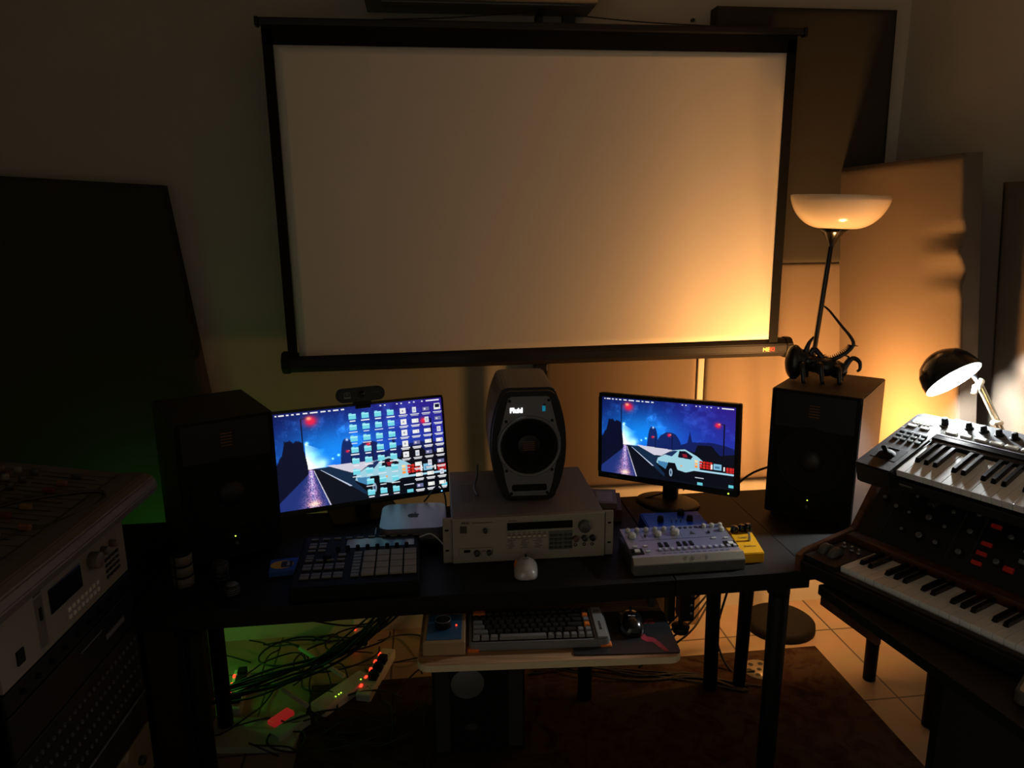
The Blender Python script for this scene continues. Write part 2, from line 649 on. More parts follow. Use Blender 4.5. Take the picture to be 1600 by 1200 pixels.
box(b, W_(0.428, 2.74, 2.325), (0.022, 0.02, 0.06), bev=0.004)
obj('hook', b, black, ps)
b = new()
tube(b, [W_(-0.10, 2.678, 2.313), W_(0.12, 2.69, 2.325), W_(0.40, 2.71, 2.354), W_(0.437, 2.712, 2.362), W_(0.475, 2.71, 2.352), W_(0.75, 2.69, 2.325), W_(1.02, 2.678, 2.313)], 0.0022, 6)
obj('cord', b, rubber, ps)
b = new()
box(b, W_(0.43, 2.745, 1.125), (0.05, 0.05, 0.03), bev=0.004)
obj('clamp', b, black, ps)
for a in (90, 210, 330):
    b = new()
    ca, sa = math.cos(R(a)), math.sin(R(a))
    ra = 0.06 if a == 90 else 0.30
    cyl(b, W_(0.43 + 0.014 * ca, 2.765 + 0.014 * sa, 0.42), W_(0.43 + ra * ca, 2.765 + ra * sa, 0.012), 0.009)
    obj('leg', b, blackmetal, ps)

# ================================================================= DESK
desk = thing('desk', 'long black desk with round legs carrying the two monitors and the sampler', 'desk', (0.38, 2.08, 0))
def D_(x, y, z):
    return (x - 0.38, y - 2.08, z)
obj('tabletop', box(new(), D_(-0.0525, 2.06, 0.715), (1.385, 0.60, 0.05), bev=0.002), desk_m, desk)
obj('tabletop', box(new(), D_(0.831, 2.06, 0.715), (0.377, 0.60, 0.05), bev=0.002), desk_m, desk)
for x, y, dx in ((0.956, 1.806, 0), (0.974, 2.30, 0.01), (-0.62, 1.82, 0), (-0.71, 2.30, 0), (0.52, 2.30, 0)):
    b = new()
    cyl(b, D_(x + dx, y, 0.0), D_(x, y, 0.67), 0.025, 0.025)
    cyl(b, D_(x, y, 0.655), D_(x, y, 0.69), 0.031, 0.031)
    obj('leg', b, mat('leg_black', (13, 13, 13), 0.6, spec=0.2), desk)
b = new()
box(b, D_(-0.645, 1.82, 0.35), (0.02, 0.06, 0.68), bev=0.003)
obj('side_rail', b, mat('leg_black', (16, 16, 16), 0.5), desk)

# clamp bracket under the desk edge
cl = thing('clamp', 'black metal clamp bracket hanging under the desk edge right of the keyboard tray', 'clamp', (0.70, 1.84, 0.69))
b = new()
box(b, (0, 0, -0.055), (0.038, 0.05, 0.11), bev=0.003)
box(b, (-0.045, 0, -0.045), (0.02, 0.04, 0.13), bev=0.003)
obj('bracket', b, black, cl)
b = new()
cyl(b, (-0.01, 0, -0.105), (-0.01, 0, -0.14), 0.007)
cyl(b, (-0.01, 0, -0.135), (-0.01, 0, -0.155), 0.026, 0.022)
obj('screw_knob', b, black, cl)
b = new()
for z in (-0.03, -0.06, -0.085):
    cyl(b, (0.010, -0.024, z), (0.010, -0.027, z), 0.004, seg=10)
obj('bolt', b, steel, cl)

# ================================================================= KEYBOARD TRAY
tr = thing('keyboard_tray', 'light wood pull-out keyboard tray with rounded corners under the desk', 'keyboard tray', (0.285, 1.72, 0.622), (0, 0, -4))
b = new()
prism(b, rrect(0.645, 0.30, 0.03), 0.018, T(0, 0.02, 0.018) @ RX(-90) @ T(0, 0, 0))
tray_ob = obj('board', b, wood_lt, tr)
b = new()
prism(b, rrect(0.6465, 0.3015, 0.03), 0.0172, T(0, 0.02, 0.0172) @ RX(-90))
obj('edge_band', b, mat('edge_band', (214, 196, 158), 0.45), tr)
for x in (-0.30, 0.30):
    obj('slide_rail', box(new(), (x, 0.135, 0.043), (0.014, 0.06, 0.05)), dkgrey, tr)

TZ = 0.6405
kb = thing('volume_knob_box', 'small wooden box with a blue top and black dial on the left of the tray', 'controller', (0.025, 1.712, TZ), (0, 0, -4))
obj('body', box(new(), (0, 0, 0.019), (0.104, 0.135, 0.038), bev=0.003), mat('knobbox_wood', (160, 132, 96), 0.55), kb)
obj('top_plate', box(new(), (0, 0.0, 0.0385), (0.086, 0.116, 0.003), bev=0.0008), mat('knobbox_blue', (44, 92, 132), 0.4), kb)
b = new()
cyl(b, (-0.004, 0, 0.040), (-0.004, 0, 0.060), 0.0205, 0.0195, 32, 0.002)
kn = obj('dial', b, blackm, kb)
b = new()
lathe(b, [(0.0185, 0.0), (0.0197, 0.0), (0.0197, 0.0012), (0.0185, 0.0012)], T(-0.004, 0, 0.0598), 32)
obj('dial_ring', b, silver_p, kb)
obj('led', ball(new(), (0.029, 0.003, 0.041), 0.0022), red_led, kb)

# computer keyboard ---------------------------------------------------------
ck = thing('computer_keyboard', 'compact grey and black mechanical keyboard with orange keys on the tray', 'keyboard', (0.262, 1.712, TZ), (2.5, 0, -4))
b = new()
prism(b, rrect(0.352, 0.142, 0.012), 0.022, T(0, 0, 0.026) @ RX(-90), bev=0.0015)
obj('case', b, mat('kb_case', (108, 110, 112), 0.5), ck)
b = new()
box(b, (-0.165, -0.064, 0.005), (0.03, 0.02, 0.012), bev=0.003)
box(b, (0.165, -0.064, 0.005), (0.03, 0.02, 0.012), bev=0.003)
obj('corner_foot', b, orange_p, ck)
obj('key_plate', box(new(), (-0.016, 0.0, 0.0262), (0.306, 0.128, 0.001)), blackm, ck)
obj('side_badge_plate', box(new(), (0.157, 0.0, 0.0285), (0.026, 0.132, 0.006), bev=0.0015), mat('kb_plate', (125, 125, 124), 0.5), ck)
marks('side_lettering', 6, 0.0085, T(0.157, -0.018, 0.0318) @ RZ(90), ink, ck)
b = new()
for a_ in ((0, 0.045, 0.012, 0.001), (0, 0.051, 0.012, 0.001), (0.004, 0.048, 0.001, 0.01), (-0.005, 0.048, 0.001, 0.01)):
    box(b, (0.157 + a_[0], a_[1], 0.0317), (a_[2], a_[3], 0.0004))
obj('side_print', b, ink, ck)
kdk, kgr, kor = mat('key_dark', (26, 26, 27), 0.55), mat('key_grey', (112, 113, 114), 0.55), mat('key_orange', (226, 122, 44), 0.5)
KC = {}
def keycap(wu, m):
    k = (wu, m.name)
    if k not in KC:
        b_ = new()
        wd = wu * 0.0188 - 0.002
        lathe_ = [(wd, 0.0168, 0), (wd - 0.004, 0.0128, 0.0078)]
        t_ = bmesh.new()
        bmesh.ops.create_cube(t_, size=1.0)
        for v_ in t_.verts:
            top = v_.co.z > 0
            w_, h_, z_ = lathe_[1 if top else 0]
            v_.co = Vector((v_.co.x * w_, v_.co.y * h_, z_))
        bmesh.ops.bevel(t_, geom=t_.edges[:], offset=0.0012, segments=2, affect='EDGES')
        merge(b_, t_)
        KC[k] = obj('key', b_, m, ck)
        return KC[k]
    c_ = KC[k].copy()
    COL.objects.link(c_)
    return c_
rows = [
    [(1.9, 'o')] + [(1, 'd')] * 11 + [(1.2, 'd'), (1, 'd'), (1, 'd')],
    [(1, 'd')] * 13 + [(2.05, 'd'), (1, 'o')],
    [(1.5, 'g')] + [(1, 'd')] * 12 + [(1.55, 'd'), (1, 'g')],
    [(1.75, 'g')] + [(1, 'd')] * 11 + [(2.3, 'd'), (1, 'o')],
    [(2.2, 'g')] + [(1, 'd')] * 10 + [(1.85, 'd'), (1, 'g'), (1, 'g')],
    [(1.1, 'g'), (1.2, 'g'), (1.2, 'g'), (6.45, 'g')] + [(1.018, 'g')] * 6]
for r_, row in enumerate(rows):
    x = -0.1675
    tot = sum(q[0] for q in row)
    sc_ = 16.05 / tot
    for wu, c_ in row:
        k_ = keycap(round(wu, 2), {'d': kdk, 'g': kgr, 'o': kor}[c_])
        k_.location = (x + wu * sc_ * 0.0094, 0.054 - r_ * 0.0212, 0.0268)
        k_.scale = (sc_, 1.12, 1)
        x += wu * sc_ * 0.0188
b = new()
prism(b, [(-0.006, 0.002), (0.006, 0.002), (0, -0.004)], 0.0003, T(0.036, -0.052, 0.0352) @ RX(-90))
obj('key_emblem', b, ink, ck)

mm = thing('mouse_mat', 'dark glossy mouse mat with red printed figure and letters at the tray right', 'mouse mat', (0.475, 1.690, TZ), (0, 0, -5))
b = new()
prism(b, rrect(0.262, 0.196, 0.008), 0.0025, T(0, 0, 0.0027) @ RX(-90))
obj('mat_base', b, mat('mat_dark', (30, 33, 38), 0.35, scale=12, vary=0.5), mm)
text('lettering', 'DS', 0.034, T(0.075, 0.045, 0.0031), mat('mat_red', (120, 34, 34), 0.4), mm, 0.0001, bold=0.0008)
text('lettering', 'EI', 0.030, T(-0.055, 0.045, 0.0031), mat('mat_red_dark', (70, 26, 28), 0.4), mm, 0.0001, bold=0.0008)
b = new()
prism(b, [(0.045, -0.012), (0.058, -0.014), (0.062, -0.026), (0.078, -0.032), (0.092, -0.058), (0.104, -0.092), (0.092, -0.092), (0.078, -0.064), (0.07, -0.05), (0.058, -0.05), (0.047, -0.04)], 0.0003, T(0, 0, 0.0031) @ RX(-90) @ Matrix.Diagonal((1, 1, -1, 1)) @ Matrix.Diagonal((1, 1, -1, 1)))
obj('printed_figure', b, mat('mat_figure', (150, 44, 58), 0.4, scale=50, vary=0.5), mm)


def mouse(name, label, loc, rz, body_m, side_m, L=0.112, Wd=0.062, H=0.038, wheel=True):
    o = thing(name, label, 'mouse', loc, (0, 0, rz))
    b_ = new()
    n = 16
    rings = []
    for i in range(n + 1):
        t_ = i / n
        y_ = -L / 2 * math.cos(math.pi * t_)
        s_ = max(0.02, math.sin(math.pi * t_)) ** 0.55
        hw = Wd / 2 * s_ * (1 - 0.10 * math.sin(math.pi * t_) ** 4)
        hh = H * s_ ** 0.9 * (1 - 0.35 * max(0, t_ - 0.45) / 0.55)
        ring = []
        for k in range(20):
            a_ = 2 * math.pi * k / 20
            z_ = math.sin(a_)
            ring.append(b_.verts.new((hw * math.cos(a_), y_, 0.001 + (hh * z_ if z_ > 0 else 0))))
        rings.append(ring)
    for p_, q_ in zip(rings, rings[1:]):
        for k in range(20):
            f_ = b_.faces.new((p_[k], p_[(k + 1) % 20], q_[(k + 1) % 20], q_[k]))
            f_.smooth = True
    b_.faces.new(rings[0])
    b_.faces.new(rings[-1][::-1])
    obj('shell', b_, body_m, o)
    b_ = new()
    lathe(b_, [(0.007, -0.003), (0.010, -0.002), (0.010, 0.002), (0.007, 0.003)], T(0, L * 0.30, H * 0.72) @ RY(90), 20)
    obj('scroll_wheel', b_, blackm, o)
    b_ = new()
    ball(b_, (-Wd * 0.36, 0.008, H * 0.42), 0.013, (0.45, 1.9, 0.8))
    obj('thumb_grip', b_, side_m, o)
    b_ = new()
    tube(b_, [(0, L * 0.44, H * 0.46), (0, L * 0.30, H * 0.86), (0, L * 0.12, H * 0.985)], 0.0006, 6)
    obj('button_seam', b_, ink, o)
    return o


m1 = mouse('computer_mouse', 'grey-white mouse with an orange side grip in front of the rack sampler', (0.252, 1.862, 0.7405), -8, mat('mouse_grey', (176, 172, 166), 0.25, coat=0.5), orange_p, 0.108, 0.074, 0.036)
b = new()
tube(b, [(-0.008, 0.004, 0.0352), (0, -0.001, 0.0378), (0.008, 0.004, 0.0372)], 0.0008, 6)
obj('emblem', b, ink, m1)
m2 = mouse('computer_mouse', 'glossy black mouse on the dark mouse mat', (0.508, 1.712, 0.6435), -12, blackg, black, 0.108, 0.074, 0.037)
marks('logo', 5, 0.005, T(0, -0.012, 0.0372), ink_w, m2)

# ================================================================= RACK SAMPLER (CENTRE)
sp = thing('rack_sampler', 'beige rack-mount audio sampler on the desk beneath the centre speaker', 'sampler', (0.272, 1.938, 0.74), (0, 0, -1))
W2 = 0.241
obj('lid', box(new(), (0, 0.205, 0.066), (0.430, 0.375, 0.126), bev=0.002), beige_dk, sp)
obj('front_panel', box(new(), (0, 0.004, 0.0665), (0.482, 0.010, 0.132), bev=0.001), beige, sp)
obj('bezel', box(new(), (0, -0.002, 0.0665), (0.430, 0.012, 0.132), bev=0.0015), beige, sp)
b = new()
for x in (-0.135, -0.155, -0.175):
    for k in range(12):
        box(b, (x + 0.0, 0.13 + k * 0.012, 0.1292), (0.015, 0.003, 0.0006))
obj('vent_slots', b, mat('lid_dark', (98, 94, 88), 0.7), sp)
FY = -0.0085
def fbox(bm_, x, z, w_, h_, d=0.003, y=FY, bev=0.0):
    return box(bm_, (x, y - d / 2 + 0.0005, z), (w_, d, h_), bev=bev)
obj('display', fbox(new(), 0.030, 0.104, 0.184, 0.0215), blackg, sp)
text('logo', 'AKAI', 0.0095, T(-0.1895, FY - 0.0003, 0.1205) @ FRONT, ink, sp, align='LEFT', bold=0.0002)
marks('fine_print', 22, 0.0034, T(-0.160, FY - 0.0001, 0.1198) @ FRONT, ink, sp, align='LEFT')
marks('model_print', 5, 0.0060, T(-0.058, FY - 0.0001, 0.1205) @ FRONT, midgrey, sp, align='LEFT')
obj('badge', fbox(new(), -0.184, 0.101, 0.019, 0.021, 0.001), mat('badge_brown', (58, 50, 42), 0.6), sp)
b = new()
cyl(b, (-0.124, FY, 0.0985), (-0.124, FY - 0.014, 0.0985), 0.0065)
obj('small_knob', b, dkgrey, sp)
bt = None
for k in range(8):
    x = -0.0575 + k * 0.0143
    if bt is None:
        b = new()
        box(b, (0, 0, 0), (0.0098, 0.006, 0.0062), bev=0.0008)
        bt = obj('function_button', b, mat('btn_cream', (186, 176, 152), 0.5), sp)
        bt.location = (x, FY - 0.001, 0.0735)
    else:
        rep(bt, (x, FY - 0.001, 0.0735))
b = new()
for k in range(8):
    x = -0.0575 + k * 0.0143
    fbox(b, x, 0.0795, 0.0085, 0.0012, 0.0008)
    fbox(b, x, 0.0845, 0.0085, 0.0012, 0.0008)
    box(b, (x, FY, 0.0735), (0.0112, 0.0006, 0.0078))
for cx_ in range(3):
    for rz_ in range(6):
        fbox(b, -0.050 + cx_ * 0.038 - 0.004 * (rz_ % 2), 0.0625 - rz_ * 0.0048, 0.022 - 0.004 * ((rz_ + cx_) % 3), 0.0011, 0.0008)
fbox(b, -0.0075, 0.0672, 0.112, 0.0009, 0.0008)
obj('printed_legend', b, ink, sp)
obj('keypad_plate', fbox(new(), 0.0885, 0.0565, 0.068, 0.057, 0.0012), mat('keypad_grey', (92, 92, 88), 0.6), sp)
bt = None
for r_ in range(4):
    for c_ in range(5):
        x = 0.062 + c_ * 0.0127 + (0.003 if c_ > 2 else 0)
        z = 0.072 - r_ * 0.0122
        if bt is None:
            b = new()
            box(b, (0, 0, 0), (0.0092, 0.005, 0.006), bev=0.0008)
            bt = obj('keypad_button', b, mat('btn_dark', (54, 54, 52), 0.5), sp)
            bt.location = (x, FY - 0.0025, z)
        else:
            rep(bt, (x, FY - 0.0025, z))
b = new()
cyl(b, (0.155, FY, 0.097), (0.155, FY - 0.018, 0.097), 0.0175, 0.0168, 36, 0.0015)
obj('jog_dial', b, mat('dial_grey', (72, 70, 64), 0.45), sp)
for k, (x, m_) in enumerate(((0.131, mat('knob_brown', (92, 58, 44), 0.5)), (0.156, dkgrey), (0.179, black))):
    b = new()
    cyl(b, (x, FY, 0.060), (x, FY - 0.014, 0.060), 0.0085, 0.0075)
    box(b, (x, FY - 0.0145, 0.063), (0.0012, 0.001, 0.005))
    obj('volume_knob', b, m_, sp)
b = new()
for x in (0.131, 0.156, 0.179):
    lathe(b, [(0.0025, -0.001), (0.0052, -0.001), (0.0052, 0.0025), (0.0025, 0.0025), (0.0025, -0.001)], T(x, FY + 0.001, 0.0395) @ RX(90), 20)
obj('headphone_jack', b, dkgrey, sp)
b = new()
fbox(b, -0.175, 0.036, 0.018, 0.008, 0.001)
obj('led_window', b, blackg, sp)
b = new()
for (z0, z1, x0, x1) in ((0.045, 0.045, -0.198, -0.104),):
    fbox(b, (x0 + x1) / 2, z0, x1 - x0, 0.0009, 0.0008)
    fbox(b, x0, 0.034, 0.0009, 0.022, 0.0008)
    fbox(b, x1, 0.034, 0.0009, 0.022, 0.0008)
    fbox(b, -0.132, 0.035, 0.003, 0.003, 0.0008)
    fbox(b, -0.126, 0.035, 0.003, 0.003, 0.0008)
obj('input_outline', b, ink, sp)
for x, r_ in ((-0.148, 0.0085), (-0.114, 0.007)):
    b = new()
    cyl(b, (x, FY, 0.031), (x, FY - 0.013, 0.031), r_, r_ * 0.9)
    obj('gain_knob', b, dkgrey, sp)
b = new()
for sx in (-1, 1):
    for z in (0.038, 0.098):
        box(b, (sx * 0.230, -0.0012, z), (0.010, 0.0012, 0.0055), bev=0.0005)
obj('mounting_slot', b, blackm, sp)
b = new()
for sx in (-1, 1):
    box(b, (sx * 0.2155, -0.0068, 0.0665), (0.0008, 0.0032, 0.131))
obj('panel_seam', b, ink, sp)

# ================================================================= CENTRE SPEAKER
cs = thing('studio_monitor_speaker', 'barrel-sided speaker with silver face and glowing logo on the beige sampler', 'speaker', (0.288, 2.045, 0.8705), (0, 0, -2))
def barrel(hw_mid, hw_end, h, rc=0.02, n=18):
    out = []
    for k in range(n + 1):
        t_ = k / n
        z = rc + (h - 2 * rc) * t_
        w_ = hw_end + (hw_mid - hw_end) * math.sin(math.pi * t_) ** 0.8
        out.append((w_, z))
    top = [(hw_end - rc * (1 - math.cos(R(a))), h - rc + rc * math.sin(R(a))) for a in (30, 60, 90)]
    bot = [(hw_end - rc * (1 - math.cos(R(a))), rc - rc * math.sin(R(a))) for a in (90, 60, 30)]
    right = bot + out + top
    return right + [(-x, z) for x, z in right[::-1]]
H = 0.337
def holed(outline, cz, r, y, th, n=96):
    """plate in the XZ plane with a round opening of radius r at (0, cz)"""
    bm_ = new()
    inner, outer = [], []
    for k in range(n):
        a_ = 2 * math.pi * k / n
        d_ = Vector((math.cos(a_), math.sin(a_)))
        best = 0.0
        for i in range(len(outline)):
            p_ = Vector(outline[i]) - Vector((0, cz))
            q_ = Vector(outline[(i + 1) % len(outline)]) - Vector((0, cz))
            e_ = q_ - p_
            den = d_.x * e_.y - d_.y * e_.x
            if abs(den) < 1e-12:
                continue
            t_ = (p_.x * e_.y - p_.y * e_.x) / den
            u_ = (p_.x * d_.y - p_.y * d_.x) / den
            if t_ > 0 and -1e-6 <= u_ <= 1 + 1e-6:
                best = max(best, t_)
        inner.append((d_.x * r, cz + d_.y * r))
        outer.append((d_.x * best, cz + d_.y * best))
    V = [[bm_.verts.new((x, yy, z)) for x, z in ring] for ring in (inner, outer) for yy in (y, y + th)]
    i0, i1, o0, o1 = V
    for k in range(n):
        j = (k + 1) % n
        bm_.faces.new((i0[k], i0[j], o0[j], o0[k]))
        bm_.faces.new((i1[k], i1[j], o1[j], o1[k]))
        bm_.faces.new((i0[k], i0[j], i1[j], i1[k]))
        bm_.faces.new((o0[k], o0[j], o1[j], o1[k]))
    return bm_
cab_m = mat('speaker_cabinet', (40, 40, 41), 0.38, scale=90, bump=0.05)
b = new()
prism(b, barrel(0.112, 0.082, H), 0.27, T(0, 0.02, 0), bev=0.004)
obj('cabinet', b, cab_m, cs)
b = holed([(x, z + 0.005) for x, z in barrel(0.108, 0.080, H - 0.01, 0.025)], 0.170, 0.083, -0.002, 0.024)
obj('front_baffle', b, black, cs)
# silver face plate
pl = []
for z, w_ in ((0.020, 0.056), (0.060, 0.068), (0.100, 0.074)):
    pl.append((w_, z))
for a in range(-34, 35, 6):
    pl.append((0.022 + 0.070 * math.cos(R(a)), 0.175 + 0.095 * math.sin(R(a)) * 0.95))
for z, w_ in ((0.238, 0.078), (0.28, 0.068), (0.312, 0.060), (0.318, 0.052)):
    pl.append((w_, z))
plate = pl + [(-x, z) for x, z in pl[::-1]]
b = holed(plate, 0.170, 0.0835, -0.0075, 0.006)
obj('face_plate', b, silver_p, cs)
b = new()
lathe(b, [(0.092, 0.0), (0.090, 0.006), (0.084, 0.004), (0.080, -0.004)], T(0, -0.0085, 0.170) @ RX(90), 48)
obj('driver_ring', b, silver_p, cs)
b = new()
lathe(b, [(0.0845, -0.004), (0.080, 0.0010), (0.072, -0.005), (0.066, -0.006), (0.060, -0.014), (0.040, -0.028), (0.0, -0.028)], T(0, -0.0100, 0.170) @ RX(90), 48)
obj('woofer_cone', b, blackm, cs)
b = new()
lathe(b, [(0.034, -0.026), (0.034, -0.010), (0.031, -0.008), (0.0, -0.008)], T(0, -0.0100, 0.170) @ RX(90), 36)
obj('tweeter_housing', b, black, cs)
b = new()
for k in range(5):
    box(b, (0, -0.0030, 0.158 + k * 0.006), (0.034, 0.002, 0.0025))
obj('tweeter_ribbon', b, mat('ribbon', (110, 86, 58), 0.4, 0.6), cs)
b = new()
prism(b, rrect(0.102, 0.020, 0.006, cz=0.045), 0.002, T(0, -0.0092, 0))
obj('bass_port', b, blackm, cs)
b = new()
for x, z in ((-0.056, 0.306), (0.056, 0.306), (-0.066, 0.246), (0.066, 0.246), (-0.066, 0.098), (0.066, 0.098), (-0.052, 0.028), (0.052, 0.028)):
    cyl(b, (x, -0.006, z), (x, -0.0098, z), 0.0042, seg=12)
obj('plate_screw', b, blackm, cs)
glow = mat('logo_glow', (255, 255, 255), 0.4, emit=(255, 255, 255), strength=2.2)
text('logo', 'Fluid', 0.019, T(-0.037, -0.0085, 0.2775) @ FRONT, glow, cs, 0.0005, bold=0.0009)
obj('power_light', box(new(), (0.042, -0.0085, 0.282), (0.009, 0.003, 0.016), bev=0.001), mat('teal_light', (20, 120, 150), 0.4, emit=(20, 140, 175), strength=0.5), cs)
b = new()
tube(b, [(0.041, -0.0095, 0.296), (0.043, -0.0095, 0.288), (0.040, -0.0095, 0.282)], 0.0007, 5)
box(b, (0.044, -0.0092, 0.2925), (0.006, 0.0015, 0.004))
obj('switch_print', b, ink, cs)

# ================================================================= SIDE SPEAKERS
def big_speaker(label, loc, rz, wood=False):
    o = thing('studio_monitor_speaker', label, 'speaker', loc, (0, 0, rz))
    w_, h_, d_ = 0.262, 0.405, 0.325
    b_ = new()
    # chamfered top front corners as on ribbon monitors
    pts = [(-w_ / 2, 0), (w_ / 2, 0), (w_ / 2, h_), (-w_ / 2, h_)]
    prism(b_, pts, d_, T(0, 0.0, 0), bev=0.003)
    obj('cabinet', b_, mat('speaker_vinyl', (46, 42, 40), 0.55, scale=60, bump=0.1, spec=0.3), o)
    b_ = holed([(-w_ / 2 + 0.002, 0.002), (w_ / 2 - 0.002, 0.002), (w_ / 2 - 0.002, h_ - 0.002), (-w_ / 2 + 0.002, h_ - 0.002)], 0.190, 0.090, -0.0025, 0.003)
    obj('front_baffle', b_, blackm, o)
    b_ = new()
    prism(b_, rrect(w_ - 0.03, 0.108, 0.004, cz=h_ - 0.062), 0.006, T(0, -0.005, 0), bev=0.001)
    obj('tweeter_plate', b_, black, o)
    b_ = new()
    for k in range(5):
        box(b_, (0, -0.0065, h_ - 0.075 + k * 0.0085), (0.030, 0.002, 0.0032))
    obj('ribbon_tweeter', b_, mat('copper_ribbon', (120, 84, 50), 0.35, 0.7), o)
    b_ = new()
    lathe(b_, [(0.106, -0.002), (0.106, 0.005), (0.101, 0.006), (0.097, 0.003), (0.090, 0.006), (0.083, 0.003), (0.060, 0.0015), (0.036, 0.001)], T(0, -0.001, 0.190) @ RX(90), 48)
    obj('woofer_cone', b_, mat('cone_grey', (15, 15, 14), 0.7, spec=0.2), o)
    b_ = new()
    lathe(b_, [(0.037, 0.0005), (0.034, 0.007), (0.022, 0.013), (0.0, 0.016)], T(0, -0.001, 0.190) @ RX(90), 32)
    obj('dust_cap', b_, mat('dust_cap', (14, 14, 15), 0.5), o)
    for x in (-0.078, 0.078):
        b_ = new()
        lathe(b_, [(0.031, -0.001), (0.034, 0.003), (0.030, 0.002), (0.024, -0.012), (0.0, -0.016)], T(x, -0.001, 0.050) @ RX(90), 32)
        obj('bass_port', b_, blackm, o)
    b_ = new()
    ball(b_, (0.0, -0.002, 0.062), 0.0018)
    obj('power_led', b_, grn_led, o)
    b_ = new()
    cyl(b_, (0.0, 0.0, 0.042), (0.0, -0.012, 0.042), 0.006)
    obj('volume_knob', b_, dkgrey, o)
    return o


FZ = 0.7555
ls = big_speaker('black studio speaker on the desk left of the left monitor', (-0.548, 2.035, FZ), 27)
rs = big_speaker('black studio speaker on the desk right side carrying the spiny figurine', (1.163, 2.062, FZ), -43)
for spk, nm in ((ls, 'left'), (rs, 'right')):
    mw = T(*spk.location) @ RZ(27 if nm == 'left' else -43)
    for k, (x, y) in enumerate(((-0.10, 0.035), (0.10, 0.035), (-0.10, 0.28), (0.10, 0.28))):
        p = mw @ Vector((x, y, 0))
        ft = thing('speaker_foot', 'round silver isolation foot under the %s black speaker' % nm, 'speaker foot', (p.x, p.y, 0.7402), group='isolation feet of the %s speaker' % nm)
        b = new()
        lathe(b, [(0, 0), (0.019, 0), (0.019, 0.004), (0.016, 0.006), (0, 0.006)], I4, 24)
        obj('base', b, blackm, ft)
        b = new()
        lathe(b, [(0.016, 0.0062), (0.019, 0.007), (0.019, 0.0145), (0.0, 0.0145)], I4, 24)
        obj('ring', b, steel, ft)

